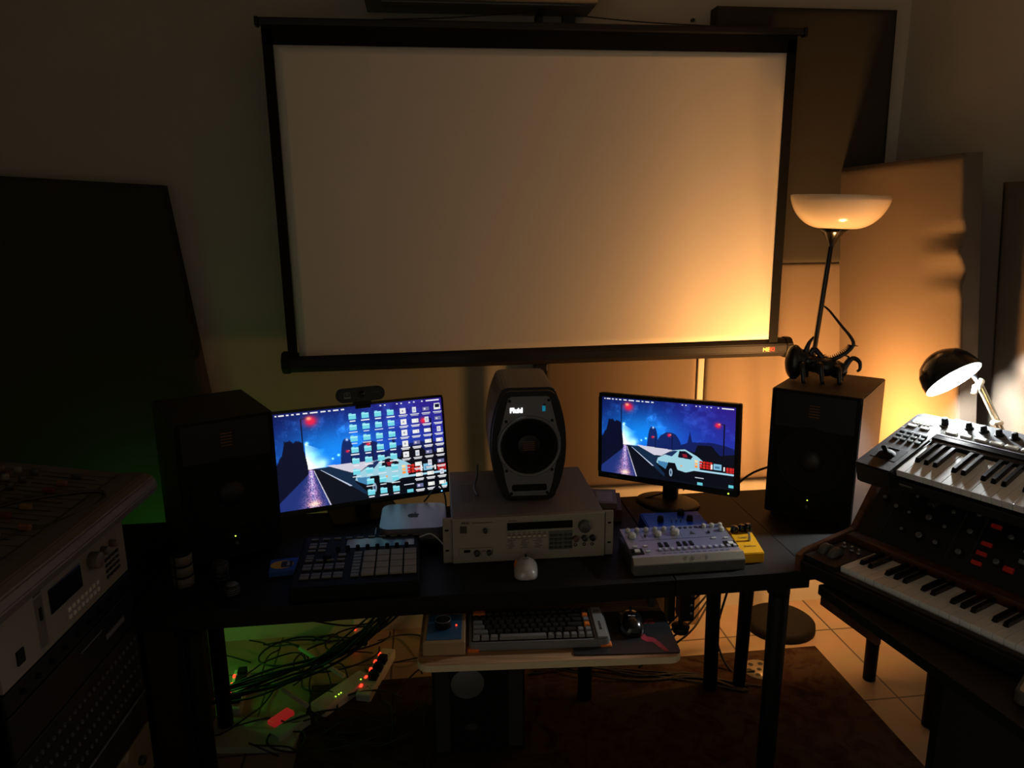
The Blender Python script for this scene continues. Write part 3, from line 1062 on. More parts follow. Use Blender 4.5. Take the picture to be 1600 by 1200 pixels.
# ================================================================= SCREENS
def paint(Wp, Hp, icons):
    """a night-road wallpaper as sRGB 0..1 values on a point grid"""
    v, u = np.mgrid[0:Hp, 0:Wp].astype(float)
    u /= Wp - 1
    v /= Hp - 1
    rng = np.random.RandomState(3)
    img = np.zeros((Hp, Wp, 3))

    def smooth_noise(n, oct_=4):
        out = np.zeros((Hp, Wp))
        amp = 1.0
        for k in range(oct_):
            m = n * 2 ** k
            g_ = rng.rand(m + 2, int(m * 1.8) + 2)
            yy, xx = v * m, u * m * 1.7
            y0, x0 = yy.astype(int), xx.astype(int)
            fy, fx = yy - y0, xx - x0
            fy, fx = fy * fy * (3 - 2 * fy), fx * fx * (3 - 2 * fx)
            x1 = np.minimum(x0 + 1, g_.shape[1] - 1)
            y1 = np.minimum(y0 + 1, g_.shape[0] - 1)
            out += amp * ((g_[y0, x0] * (1 - fx) + g_[y0, x1] * fx) * (1 - fy) + (g_[y1, x0] * (1 - fx) + g_[y1, x1] * fx) * fy)
            amp *= 0.5
        return out / 1.9

    def blend(mask, col):
        mk = np.clip(mask, 0, 1)[..., None]
        img[:] = img * (1 - mk) + np.array(col) * mk

    def add(mask, col):
        img[:] = img + np.clip(mask, 0, None)[..., None] * np.array(col)

    def poly(pts):
        m_ = np.zeros((Hp, Wp), bool)
        n = len(pts)
        for i in range(n):
            x1, y1 = pts[i]
            x2, y2 = pts[(i + 1) % n]
            if y1 == y2:
                continue
            c_ = ((y1 > v) != (y2 > v)) & (u < (x2 - x1) * (v - y1) / (y2 - y1) + x1)
            m_ ^= c_
        return m_.astype(float)

    def rect(x, y, w_, h_):
        return ((abs(u - x) < w_ / 2) & (abs(v - y) < h_ / 2)).astype(float)

    def ell(x, y, a, b_):
        return ((u - x) / a) ** 2 + ((v - y) / b_) ** 2

    def glowm(x, y, a, b_):
        return np.exp(-ell(x, y, a, b_))

    nz = smooth_noise(5)
    nz2 = smooth_noise(9)
    base = np.array([0.07, 0.10, 0.42])
    img[:] = base * np.clip(0.75 + 0.5 * u + 0.3 * v, 0, 1.2)[..., None]
    add(np.clip(v / 0.6, 0, 1), (0.0, 0.10, 0.16))
    add(glowm(0.33, 0.42, 0.30, 0.28), (0.0, 0.36, 0.42))
    add(np.clip((u - 0.45) * 1.5, 0, 1) * (1 - v), (0.13, -0.02, 0.02))
    add(-np.clip((u - 0.6) * 1.2, 0, 1) * v, (0.05, 0.06, 0.16))
    wisp = np.clip(1 - abs(nz - 0.52) / 0.03, 0, 1) * (v < 0.5) * np.clip(nz2 * 2 - 0.7, 0, 1)
    add(wisp * 0.38, (0.12, 0.30, 0.42))
    add(np.clip(nz2 - 0.5, 0, 1) * (v < 0.5), (0.20, 0.35, 0.5))
    star = (rng.rand(Hp, Wp) > 0.997) & (v < 0.5)
    add(star * 0.4, (0.5, 0.7, 0.9))
    # distance haze, far trees
    tree = 0.62 - 0.30 * np.clip(1 - ell(0.408, 0.62, 0.045, 1) ** 2, 0, 1) * (abs(u - 0.408) < 0.05) + 0.02 * (nz2 - 0.5)
    far = np.minimum(tree, 0.62 - 0.24 * np.clip(1 - ell(0.53, 0.5, 0.10, 9), 0, 1) ** 0.5 + 0.04 * (nz2 - 0.5))
    far = np.minimum(far, 0.62 - 0.28 * np.clip(1 - abs(u - 0.685) / 0.035, 0, 1))
    far = np.minimum(far, 0.62 - 0.16 * np.clip(1 - ell(0.82, 0.5, 0.26, 9), 0, 1) ** 0.5 + 0.04 * (nz2 - 0.5))
    blend(((v > far) & (u > 0.33)) * 0.85, (0.06, 0.09, 0.30))
    # beam of light at the road end
    t = np.clip((u - 0.165) / 0.12, 0, 1)
    cone = np.exp(-np.clip(0.60 - v, 0, 1) / (0.27 * (1 - t) + 0.02)) * (u > 0.168) * (u < 0.33) * (1 - t) ** 0.6
    cone = cone * (v > 0.33 + 0.9 * (u - 0.168))
    add(cone * 1.5, (0.95, 0.75, 0.60))
    add(glowm(0.27, 0.55, 0.03, 0.05), (0.5, 0.4, 0.5))
    # ground
    blend((v > 0.60).astype(float), (0.05, 0.07, 0.16))
    blend(poly([(0.165, 0.62), (0.0, 0.90), (0.0, 1.01), (0.285, 1.01), (0.20, 0.61)]), (0.12, 0.19, 0.46))
    blend(poly([(0.20, 0.61), (0.285, 1.01), (1.01, 1.01), (1.01, 0.66), (0.5, 0.6)]), (0.035, 0.05, 0.10))
    blend(poly([(0.21, 0.60), (0.55, 0.60), (0.50, 0.95), (0.30, 0.68)]) * 0.45, (0.12, 0.30, 0.48))
    blend(poly([(0.28, 0.585), (0.62, 0.60), (0.62, 0.68), (0.42, 0.69)]) * 0.95, (0.86, 0.84, 0.90))
    blend(poly([(0.245, 0.625), (0.25, 0.625), (0.42, 0.83), (0.405, 0.83)]), (0.75, 0.80, 0.9))
    blend(poly([(0.205, 0.62), (0.209, 0.62), (0.292, 1.01), (0.284, 1.01)]), (0.75, 0.75, 0.82))
    # wet reflections on the pavement
    wdt = 0.010 + 0.055 * np.clip((v - 0.62) / 0.38, 0, 1)
    spk = np.exp(-((u - 0.19) / wdt) ** 2) * (v > 0.60)
    n3 = rng.rand(Hp, Wp)
    add(spk * (n3 > 0.62) * 0.9, (0.9, 0.55, 0.5))
    add(np.exp(-((u - 0.192) / 0.014) ** 2) * (v > 0.60) * (1.2 - v), (0.7, 0.5, 0.6))
    add(glowm(0.195, 0.965, 0.03, 0.03), (1.0, 0.5, 0.1))
    # left hedge and trees
    hedge = 0.275 + 0.022 * np.abs(np.sin(u * 95 + 1)) + 0.02 * np.abs(np.sin(u * 41)) + 0.22 * np.clip((0.055 - u) / 0.05, 0, 1) ** 0.7
    hedge = hedge + 0.30 * np.clip((u - 0.135) / 0.045, 0, 1) ** 2
    hedge = hedge + 0.05 * (nz2 - 0.5) + 0.02 * (rng.rand(Hp, Wp) - 0.5)
    blend(((v > hedge) & (u < 0.176) & (v < 0.66 + (0.17 - u) * 1.5)).astype(float), (0.03, 0.045, 0.15))
    # lamp posts
    def post(x, y0, y1, wdt_, arm, r, sgn=1):
        blend((abs(u - x) < wdt_ * 1.3) * (v > y0) * (v < y1), (0.03, 0.04, 0.12))
        blend((abs(v - y0) < 0.004) * (((u - x) * sgn) > 0) * (((u - x) * sgn) < arm), (0.03, 0.04, 0.12))
        lx = x + sgn * arm
        blend(glowm(lx + 0.01 * sgn, y0 + 0.035 * r / 0.04, r, r * 1.5) * 1.3, (0.92, 0.14, 0.30))
        blend(glowm(lx, y0 + 0.002, r * 0.4, r * 0.5) * 1.3, (1.0, 0.62, 0.50))
    post(0.158, 0.075, 0.64, 0.0028, 0.045, 0.034)
    post(0.925, 0.215, 0.60, 0.0035, 0.035, 0.020, -1)
    post(0.556, 0.405, 0.60, 0.0018, 0.014, 0.013, -1)
    post(0.428, 0.455, 0.60, 0.0014, 0.010, 0.009, -1)
    for x, y, r in ((0.355, 0.49, 0.007), (0.32, 0.52, 0.006), (0.41, 0.34, 0.008), (0.18, 0.33, 0.01)):
        add(glowm(x, y, r, r * 1.6), (0.8, 0.9, 1.0))
    # a parked grey saloon, plain bodywork
    pale, mid, dk = (0.62, 0.82, 0.88), (0.26, 0.50, 0.68), (0.02, 0.03, 0.07)
    blend(poly([(0.74, 0.50), (0.84, 0.49), (0.90, 0.60), (1.01, 0.56), (1.01, 0.72), (0.70, 0.70)]), (0.03, 0.04, 0.09))
    blend(poly([(0.44, 0.80), (0.45, 0.72), (0.50, 0.66), (0.56, 0.60), (0.64, 0.565), (0.72, 0.60), (0.78, 0.68), (1.01, 0.70), (1.01, 0.98), (0.70, 0.98), (0.53, 0.96)]), dk)
    blend(poly([(0.44, 0.78), (0.45, 0.72), (0.51, 0.66), (0.565, 0.60), (0.65, 0.57), (0.74, 0.64), (0.78, 0.69), (0.76, 0.80), (0.66, 0.86), (0.60, 0.84), (0.58, 0.76), (0.53, 0.76), (0.51, 0.85), (0.46, 0.80)]), pale)
    blend(poly([(0.45, 0.755), (0.53, 0.765), (0.51, 0.85), (0.455, 0.80)]), mid)
    blend(poly([(0.50, 0.665), (0.565, 0.605), (0.60, 0.60), (0.555, 0.68)]), (0.10, 0.18, 0.36))
    blend(poly([(0.61, 0.60), (0.655, 0.592), (0.71, 0.65), (0.695, 0.69), (0.60, 0.68)]), (0.06, 0.05, 0.12))
    blend(poly([(0.63, 0.63), (0.665, 0.63), (0.67, 0.67), (0.64, 0.67)]), (0.55, 0.10, 0.16))
    blend((ell(0.552, 0.885, 0.017, 0.068) < 1).astype(float), (0.03, 0.04, 0.07))
    blend(((ell(0.550, 0.885, 0.012, 0.050) < 1)).astype(float), (0.55, 0.66, 0.76))
    blend(((ell(0.550, 0.885, 0.006, 0.026) < 1)).astype(float), (0.20, 0.26, 0.36))
    blend(rect(0.628, 0.785, 0.012, 0.014), (1.0, 0.62, 0.2))
    for k in range(3):
        blend(rect(0.735, 0.70 + k * 0.034, 0.020, 0.026), (1.0, 0.88 - 0.15 * k, 0.62 - 0.2 * k))
        for j in range(4):
            blend(rect(0.768 + j * 0.024, 0.705 + k * 0.032, 0.019, 0.024), (0.82, 0.12 + 0.06 * (j % 2), 0.12))
            if j < 3:
                blend(rect(0.955 + j * 0.022, 0.74 + k * 0.022, 0.018, 0.018), (0.80, 0.14, 0.14))
    blend(rect(0.885, 0.74, 0.055, 0.075), (0.50, 0.74, 0.86))
    blend(rect(0.885, 0.745, 0.034, 0.030), (0.28, 0.48, 0.62))
    blend(rect(0.845, 0.745, 0.012, 0.06), (0.95, 0.95, 0.95))
    blend(rect(0.932, 0.755, 0.010, 0.05), (0.95, 0.95, 0.95))
    blend(poly([(0.69, 0.805), (1.01, 0.80), (1.01, 0.825), (0.69, 0.825)]), (0.66, 0.84, 0.92))
    blend(rect(0.76, 0.905, 0.062, 0.010), (0.85, 0.88, 0.92))
    for x in (0.765, 0.985):
        blend(rect(x, 0.975 if x < 0.8 else 0.955, 0.040, 0.034), (0.40, 0.78, 0.84))
    # menu bar
    for k, (x, w_) in enumerate(((0.022, 0.010), (0.052, 0.030), (0.088, 0.014), (0.116, 0.016), (0.147, 0.018), (0.186, 0.028), (0.235, 0.044), (0.287, 0.028), (0.324, 0.014), (0.36, 0.030), (0.40, 0.018))):
        blend(rect(x, 0.022, w_, 0.014), (0.95, 0.95, 0.97))
    for x in (0.625, 0.65, 0.725, 0.75, 0.80, 0.83, 0.88):
        blend(rect(x, 0.022, 0.010, 0.014), (0.9, 0.9, 0.95))
    blend(rect(0.945, 0.022, 0.085, 0.014), (0.95, 0.95, 0.97))
    if icons:
        for c_ in range(4):
            for r_ in range(8):
                if c_ == 0 and r_ > 5:
                    continue
                x, y = 0.452 + c_ * 0.076, 0.105 + r_ * 0.118
                blend(rect(x, y, 0.042, 0.055), (0.45, 0.84, 0.90))
                blend(rect(x, y - 0.018, 0.042, 0.012), (0.70, 0.95, 0.98))
                blend(rect(x - 0.010, y - 0.031, 0.018, 0.010), (0.50, 0.86, 0.92))
                blend(rect(x, y + 0.048, 0.034 + 0.016 * ((r_ * 3 + c_) % 2), 0.010), (0.9, 0.92, 0.95))
        for c_ in range(4):
            for r_ in range(8):
                if c_ == 0 and r_ > 4:
                    continue
                x, y = 0.756 + c_ * 0.072, 0.105 + r_ * 0.118
                kind = (r_ * 5 + c_ * 3) % 4
                if c_ == 0:
                    blend(rect(x, y, 0.036, 0.062), (0.93, 0.93, 0.93))
                    blend(rect(x, y, 0.010, 0.020), (0.6, 0.6, 0.65))
                elif kind < 2:
                    blend(rect(x, y, 0.040, 0.040), (0.95, 0.95, 0.93))
                    blend(rect(x + 0.012, y, 0.004, 0.03), (0.45, 0.45, 0.5))
                elif kind == 2:
                    blend(rect(x, y, 0.040, 0.038), (0.42, 0.44, 0.60))
                    blend(rect(x - 0.008, y, 0.012, 0.02), (0.85, 0.8, 0.9))
                else:
                    blend(rect(x, y, 0.024, 0.058), (0.9, 0.9, 0.92))
                    blend(rect(x, y, 0.014, 0.03), (0.70, 0.74, 0.8))
                blend(rect(x, y + 0.047, 0.056, 0.010), (0.92, 0.92, 0.94))
                blend(rect(x, y + 0.061, 0.044, 0.008), (0.88, 0.88, 0.90))
        x, y = 0.756 + 3 * 0.072, 0.085
        blend(rect(x, y, 0.036, 0.052), (0.05, 0.06, 0.2))
        blend(rect(x, y, 0.036, 0.052) - rect(x, y, 0.028, 0.038), (0.95, 0.95, 0.95))
    return np.clip(img, 0, 1)


def screen_mesh(name, Wm, Hm, parent, icons, strength):
    NX, NY = 420, 236
    img = paint(NX, NY, icons)
    lin = np.where(img <= 0.04045, img / 12.92, ((img + 0.055) / 1.055) ** 2.4)
    xs = np.linspace(-Wm / 2, Wm / 2, NX)
    zs = np.linspace(Hm / 2, -Hm / 2, NY)
    X, Z = np.meshgrid(xs, zs)
    co = np.stack([X, np.zeros_like(X), Z], -1).reshape(-1, 3)
    idx = np.arange(NX * NY).reshape(NY, NX)
    q = np.stack([idx[:-1, :-1], idx[1:, :-1], idx[1:, 1:], idx[:-1, 1:]], -1).reshape(-1, 4)
    me = bpy.data.meshes.new(name)
    me.vertices.add(len(co))
    me.vertices.foreach_set('co', co.ravel())
    me.loops.add(q.size)
    me.loops.foreach_set('vertex_index', q.ravel().astype(np.int32))
    me.polygons.add(len(q))
    me.polygons.foreach_set('loop_start', np.arange(0, q.size, 4, dtype=np.int32))
    me.update(calc_edges=True)
    at = me.color_attributes.new('picture', 'FLOAT_COLOR', 'POINT')
    at.data.foreach_set('color', np.concatenate([lin.reshape(-1, 3), np.ones((NX * NY, 1))], 1).astype(np.float32).ravel())
    m = bpy.data.materials.new(name + '_lit')
    m.use_nodes = True
    nt = m.node_tree
    b_ = nt.nodes['Principled BSDF']
    b_.inputs['Base Color'].default_value = (0.01, 0.01, 0.01, 1)
    b_.inputs['Roughness'].default_value = 0.35
    a_ = nt.nodes.new('ShaderNodeAttribute')
    a_.attribute_name = 'picture'
    nt.links.new(a_.outputs['Color'], b_.inputs['Emission Color'])
    b_.inputs['Emission Strength'].default_value = strength
    me.materials.append(m)
    o = bpy.data.objects.new(name, me)
    COL.objects.link(o)
    o.parent = parent
    return o


def monitor(label, loc, rot, Wm, Hm, icons, side, chin, led_m, led_dx, base_c, neck_w=0.05):
    o = thing('computer_monitor', label, 'monitor', (loc[0], loc[1], 0.7402), (0, 0, rot[2]))
    hz = loc[2] - 0.7402
    pm = bpy.data.objects.new('display_head', None)
    tm = T(0, 0, hz) @ RX(rot[0]) @ RY(rot[1])
    b_ = new()
    ow, oh = Wm + 2 * side, Hm + side + chin
    zc = (side - chin) / 2
    prism(b_, rrect(ow, oh, 0.006, cz=zc), 0.022, tm @ T(0, 0.003, 0), bev=0.002)
    obj('housing', b_, black, o)
    b_ = new()
    box(b_, (0, 0.035, zc - 0.02), (ow * 0.55, 0.03, oh * 0.55), tm, bev=0.008)
    obj('rear_cover', b_, black, o)
    fr_ = new()
    for (cx_, cz_, w_, h_) in ((0, Hm / 2 + side / 2, ow - 0.004, side), (0, -Hm / 2 - chin / 2, ow - 0.004, chin), (-Wm / 2 - side / 2, 0, side, Hm), (Wm / 2 + side / 2, 0, side, Hm)):
        box(fr_, (cx_, 0.0018, cz_), (w_, 0.004, h_ - 0.001), tm)
    obj('bezel', fr_, blackg if side < 0.01 else black, o)
    s_ = screen_mesh('screen', Wm, Hm, o, icons, 1.0)
    s_.matrix_local = tm @ T(0, 0.0012, 0)
    b_ = new()
    ball(b_, (led_dx, -0.0008, -Hm / 2 - chin * 0.55), 0.0022, (1, 0.6, 1), tm)
    obj('power_led', b_, led_m, o)
    b_ = new()
    box(b_, (0, 0.065, hz * 0.5 - 0.01), (neck_w, 0.022, hz - 0.02), bev=0.004)
    box(b_, (0, 0.055, hz - 0.03), (neck_w * 1.3, 0.03, 0.07), bev=0.005)
    obj('stand_neck', b_, black, o)
    b_ = new()
    if base_c:
        lathe(b_, [(0, 0), (0.105, 0), (0.108, 0.004), (0.095, 0.010), (0.03, 0.016), (0, 0.017)], T(0, 0.045, 0) @ Matrix.Diagonal((1.0, 0.8, 1, 1)), 40)
    else:
        prism(b_, rrect(0.22, 0.17, 0.02), 0.010, T(0, 0.05, 0.010) @ RX(-90), bev=0.002)
    obj('stand_base', b_, black, o)
    return o, tm


ml, tml = monitor('left computer monitor showing a night road and rows of folder icons', (-0.204, 2.29, 0.962), (-8.7, 0, 15.7), 0.531, 0.299, True, 0.007, 0.016, blu_led, 0.245, False)
mr, tmr = monitor('smaller right computer monitor showing only the night road picture', (0.761, 2.25, 0.968), (-5.0, -3.2, -42.0), 0.460, 0.259, False, 0.013, 0.020, grn_led, 0.215, True)
marks('logo', 7, 0.006, tmr @ T(-0.185, -0.0006, -0.1395) @ FRONT, midgrey, mr)

# webcam clipped on the left monitor
wc = thing('webcam', 'black pill-shaped webcam clipped on top of the left monitor', 'webcam', (0, 0, 0))
wc.matrix_world = T(-0.204, 2.29, 0.7402) @ RZ(15.7) @ tml @ T(0.004, 0, 0.158)
b = new()
prism(b, rrect(0.150, 0.044, 0.0215, 10, cz=0.028), 0.030, T(0, -0.022, 0), bev=0.004)
obj('body', b, mat('webcam_black', (15, 17, 22), 0.35), wc)
b = new()
lathe(b, [(0.0125, 0), (0.0125, 0.003), (0.009, 0.0035), (0.007, 0.001), (0, 0.0005)], T(0.002, -0.0215, 0.030) @ RX(90), 28)
obj('lens', b, blackg, wc)
b = new()
box(b, (0.005, 0.0, 0.000), (0.055, 0.026, 0.014), bev=0.003)
box(b, (0.005, -0.010, -0.008), (0.048, 0.004, 0.016), bev=0.001)
box(b, (0.005, 0.030, -0.010), (0.04, 0.05, 0.006), bev=0.001)
obj('clip', b, black, wc)
b = new()
for (x, z, w_, h_) in ((-0.043, 0.0375, 0.019, 0.0014), (-0.043, 0.0215, 0.019, 0.0048), (-0.052, 0.030, 0.0014, 0.016), (-0.034, 0.030, 0.0014, 0.016)):
    box(b, (x, -0.0225, z), (w_, 0.0008, h_))
obj('printed_badge', b, mat('badge_grey', (150, 152, 150), 0.6), wc)
text('lettering', '2K', 0.0095, T(-0.043, -0.0228, 0.031) @ FRONT, mat('badge_grey', (150, 152, 150), 0.6), wc, 0.0003)
b = new()
box(b, (0.045, -0.0223, 0.032), (0.022, 0.0006, 0.0016))
obj('status_mark', b, midgrey, wc)

# ================================================================= MINI COMPUTER
mc = thing('mini_computer', 'flat silver mini computer with a dark fruit emblem between left monitor and sampler', 'computer', (-0.052, 2.150, 0.765), (0, 0, -1))
b = new()
prism(b, rrect(0.197, 0.197, 0.032, 8), 0.036, T(0, 0, 0.036) @ RX(-90), bev=0.0015)
obj('case', b, alu, mc)
b = new()
ap = []
for k in range(40):
    a = 2 * math.pi * k / 40
    r_ = 0.0150 * (1 + 0.05 * math.cos(2 * a)) - 0.0028 * math.exp(-((a - math.pi / 2) / 0.25) ** 2) - 0.0022 * math.exp(-((a - 3 * math.pi / 2) / 0.3) ** 2)
    x, y = r_ * math.cos(a), r_ * math.sin(a)
    if math.hypot(x - 0.0175, y - 0.002) < 0.0075:
        d = Vector((x - 0.0175, y - 0.002)).normalized() * 0.0075
        x, y = 0.0175 + d.x, 0.002 + d.y
    ap.append((x, y))
prism(b, ap, 0.0004, T(0, 0, 0.0364) @ RX(-90))
prism(b, [(0.000, -0.0165), (0.002, -0.021), (0.007, -0.0245), (0.0065, -0.020), (0.0035, -0.017)], 0.0004, T(0, 0, 0.0364) @ RX(-90))
bmesh.ops.scale(b, vec=(1.15, -1.15, 1), verts=b.verts)
obj('logo', b, mat('logo_dark', (10, 10, 11), 0.6, spec=0.2), mc)
hub_box = obj('docking_hub', box(new(), (-0.052, 2.150, 0.752), (0.19, 0.19, 0.022), bev=0.004), black)
tag(hub_box, 'flat black dock directly under the silver mini computer', 'dock')

# ================================================================= PAD CONTROLLER
pc = thing('pad_controller', 'black drum pad controller with sixteen pale pads on the desk front left', 'pad controller', (-0.200, 1.926, 0.7402), (1.6, 0, 0))
obj('case', box(new(), (0, 0, 0.020), (0.330, 0.296, 0.040), bev=0.006), blackm, pc)
# face plate details on top, z=0.0405
b = new()
box(b, (0.055, 0.088, 0.0404), (0.19, 0.055, 0.001))
obj('display_window', b, blackg, pc)
pad = None
for r_ in range(4):
    for c_ in range(4):
        x = 0.030 + c_ * 0.0368
        y = -0.088 + r_ * 0.0345
        if pad is None:
            pad = obj('drum_pad', box(new(), (0, 0, 0), (0.0325, 0.0315, 0.006), bev=0.0012), padgrey, pc)
            pad.location = (x, y, 0.043)
        else:
            rep(pad, (x, y, 0.043))
btn = None
def pbtn(x, y, w_=0.022, h_=0.009):
    global btn
    if btn is None:
        btn = obj('button', box(new(), (0, 0, 0), (0.022, 0.009, 0.004), bev=0.0008), mat('pad_btn', (112, 108, 100), 0.6), pc)
        q = btn
    else:
        q = btn.copy()
        COL.objects.link(q)
    q.location = (x, y, 0.042)
    q.scale = (w_ / 0.022, h_ / 0.009, 1)
for k in range(8):
    pbtn(-0.003, -0.098 + k * 0.0176, 0.021, 0.0135)
for r_, y in enumerate((-0.098, -0.084, -0.050, -0.034)):
    for c_ in range(4):
        pbtn(-0.132 + c_ * 0.0285, y, 0.023, 0.012)
for c_ in range(4):
    pbtn(-0.132 + c_ * 0.0285, -0.006, 0.020, 0.008)
pbtn(-0.132, 0.008, 0.020, 0.008)
pbtn(-0.132, 0.021, 0.020, 0.008)
pbtn(-0.046, 0.020, 0.020, 0.013)
for c_ in range(2):
    for y in (0.052, 0.075, 0.092):
        pbtn(-0.132 + c_ * 0.027, y, 0.020, 0.009 if y != 0.075 else 0.013)
for k in range(10):
    pbtn(-0.132 + k * 0.0318, 0.122, 0.019, 0.006)
for k in range(8):
    b = new()
    cyl(b, (-0.060 + k * 0.027, 0.052, 0.040), (-0.060 + k * 0.027, 0.052, 0.052), 0.006, 0.0055, 16)
    obj('knob', b, blackm, pc)
b = new()
cyl(b, (-0.085, 0.006, 0.040), (-0.085, 0.006, 0.052), 0.012, 0.0115, 24)
obj('jog_dial', b, blackm, pc)

# ================================================================= BASS SYNTH TD-3
td = thing('bass_synthesizer', 'silver bass line synthesizer with white knobs at the front of the desk', 'synthesizer', (0.692, 1.803, 0.7402), (0, 0, 0))
obj('case', box(new(), (0, 0.083, 0.018), (0.308, 0.160, 0.036), bev=0.003), dkgrey, td)
tilt = T(0, 0.0, 0.040) @ RX(6)
obj('control_panel', box(new(), (0, 0.086, 0.0), (0.305, 0.155, 0.008), tilt, bev=0.001), mat('td_panel', (140, 143, 160), 0.35, 0.45, scale=100), td)
b = new()
t_ = bmesh.new()
vs = [t_.verts.new((-0.156, y, z)) for y, z in ((-0.004, 0.0), (-0.008, 0.030), (0.006, 0.046), (0.018, 0.046), (0.018, 0.0))]
f = t_.faces.new(vs)
e = bmesh.ops.extrude_face_region(t_, geom=[f])
bmesh.ops.translate(t_, vec=(0.312, 0, 0), verts=[v for v in e['geom'] if isinstance(v, bmesh.types.BMVert)])
bmesh.ops.recalc_face_normals(t_, faces=t_.faces)
bmesh.ops.bevel(t_, geom=t_.edges[:], offset=0.0012, segments=2, affect='EDGES')
merge(b, t_)
obj('front_lip', b, mat('td_lip', (160, 156, 142), 0.35, 0.5, scale=80), td)
obj('front_shade', box(new(), (0, -0.0082, 0.0150), (0.3105, 0.0024, 0.0290), bev=0.0008), mat('td_front_shade', (92, 93, 92), 0.45, 0.4, scale=80), td)  # dark sheet added over the lip, imitating shade on its front face
Rl = RX(49)
for k, ch in enumerate('TD-3'):
    text('lettering', ch, 0.013, T(-0.010 + k * 0.0195, -0.0016, 0.0388) @ Rl, mat('td_ink', (58, 56, 52), 0.5), td, 0.0002)
def tdk(x, y, r_, h_, m_=white_p, nm='knob', ridge=False):
    b_ = new()
    h_ *= 0.78
    cyl(b_, (0, 0, 0), (0, 0, h_), r_, r_ * 0.86, 20, 0.0008)
    box(b_, (0, r_ * 0.45, h_ + 0.0002), (0.001, r_ * 0.8, 0.0008))
    bmesh.ops.transform(b_, matrix=tilt @ T(x, y, 0.004), verts=b_.verts)
    return obj(nm, b_, m_, td)
kp = mat('td_knob', (196, 194, 184), 0.3)
for k in range(6):
    tdk(-0.132 + k * 0.0265, 0.145, 0.0068, 0.013, kp)
for k in range(3):
    tdk(0.094 + k * 0.0245, 0.148, 0.0068, 0.013, kp)
tdk(0.138, 0.124, 0.0078, 0.014, kp)
tdk(-0.128, 0.116, 0.0115, 0.015, kp, 'volume_knob')
tdk(-0.052, 0.118, 0.0105, 0.015, kp, 'mode_knob')
tdk(0.000, 0.122, 0.0125, 0.017, kp, 'tempo_knob')
for k in range(5):
    b = new()
    lathe(b, [(0, -0.002), (0.003, -0.002), (0.003, 0.0012), (0.0046, 0.0012), (0.0046, 0)], tilt @ T(0.024 + k * 0.0155, 0.150, 0.004), 16)
    obj('jack_socket', b, blackm, td)
b = new()
for x in (-0.090, 0.098):
    box(b, (x, 0.116, 0.0055), (0.004, 0.009, 0.005), tilt)
obj('slide_switch', b, ink, td)
b = new()
for (x, w_) in ((-0.045, 0.14), (0.06, 0.09)):
    box(b, (x, 0.094, 0.0042), (w_, 0.0012, 0.0004), tilt)
for x in (-0.10, -0.062, 0.015):
    box(b, (x, 0.118, 0.0042), (0.0006, 0.036, 0.0004), tilt)
for k in range(12):
    box(b, (-0.065 + k * 0.0165, 0.0215, 0.0042), (0.011, 0.0018, 0.0004), tilt)
obj('printed_lines', b, ink, td)
kk = None
for k in range(13):
    x = -0.070 + k * 0.0178
    if kk is None:
        b = new()
        box(b, (0, 0, 0), (0.0085, 0.013, 0.005), bev=0.0008)
        kk = obj('step_button', b, mat('td_step', (178, 180, 192), 0.4, 0.2), td)
        kk.location = tilt @ Vector((x, 0.040, 0.006))
    else:
        rep(kk, tilt @ Vector((x, 0.040, 0.006)))
kk = None
for k in (0, 1, 3, 4, 5):
    x = -0.061 + k * 0.0178
    if kk is None:
        kk = obj('black_key', box(new(), (0, 0, 0), (0.009, 0.024, 0.003), bev=0.0005), blackm, td)
        kk.location = tilt @ Vector((x, 0.066, 0.0048))
    else:
        rep(kk, tilt @ Vector((x, 0.066, 0.0048)))
for x in (-0.135, 0.136):
    obj('run_button_frame', box(new(), (x, 0.038 if x < 0 else 0.050, 0.0045), (0.034, 0.030, 0.002), tilt), blackm, td)
    obj('run_button', box(new(), (x, 0.038 if x < 0 else 0.050, 0.007), (0.015, 0.013, 0.005), tilt, bev=0.0008), white_p, td)
for x, y in ((-0.135, 0.062), (-0.105, 0.062), (-0.105, 0.035), (0.10, 0.083), (0.135, 0.080)):
    obj('small_button', box(new(), (x, y, 0.006), (0.013, 0.006, 0.004), tilt, bev=0.0008), white_p, td)
b = new()
prism(b, [(0.040, 0.112), (0.058, 0.112), (0.049, 0.132)], 0.0003, tilt @ T(0, 0, 0.0043) @ RX(-90))
obj('emblem', b, mat('td_ink', (58, 56, 52), 0.5), td)

# ================================================================= PEDALS
bp_ = thing('effects_pedal', 'wide blue effects pedal with black knobs behind the silver synthesizer', 'effects pedal', (0.728, 1.985, 0.7402), (0, 0, -3))
b = new()
prism(b, [(-0.098, 0), (0.098, 0), (0.092, 0.046), (-0.092, 0.046)], 0.118, T(0, 0, 0), bev=0.003)
obj('case', b, blue_p, bp_)
for x, y, r_ in ((-0.045, 0.050, 0.010), (0.044, 0.048, 0.010), (0.030, 0.094, 0.011)):
    b = new()
    cyl(b, (x, y, 0.046), (x, y, 0.062), r_, r_ * 0.85)
    box(b, (x, y, 0.0622), (0.0012, r_ * 1.4, 0.0008))
    obj('knob', b, blackm, bp_)
for x in (-0.012, 0.002, 0.016):
    b = new()
    cyl(b, (x, 0.046, 0.046), (x, 0.046, 0.056), 0.0018, 0.0018, 10)
    obj('toggle_switch', b, steel, bp_)
b = new()
for x, y, w_ in ((-0.083, 0.016, 0.006), (0.080, 0.092, 0.012), (0.083, 0.060, 0.008), (-0.06, 0.105, 0.02), (0.0, 0.02, 0.0)):
    if w_:
        box(b, (x, y, 0.0463), (w_, 0.003, 0.0004))
obj('print_mark', b, mat('pale_blue_print', (150, 160, 200), 0.6), bp_)

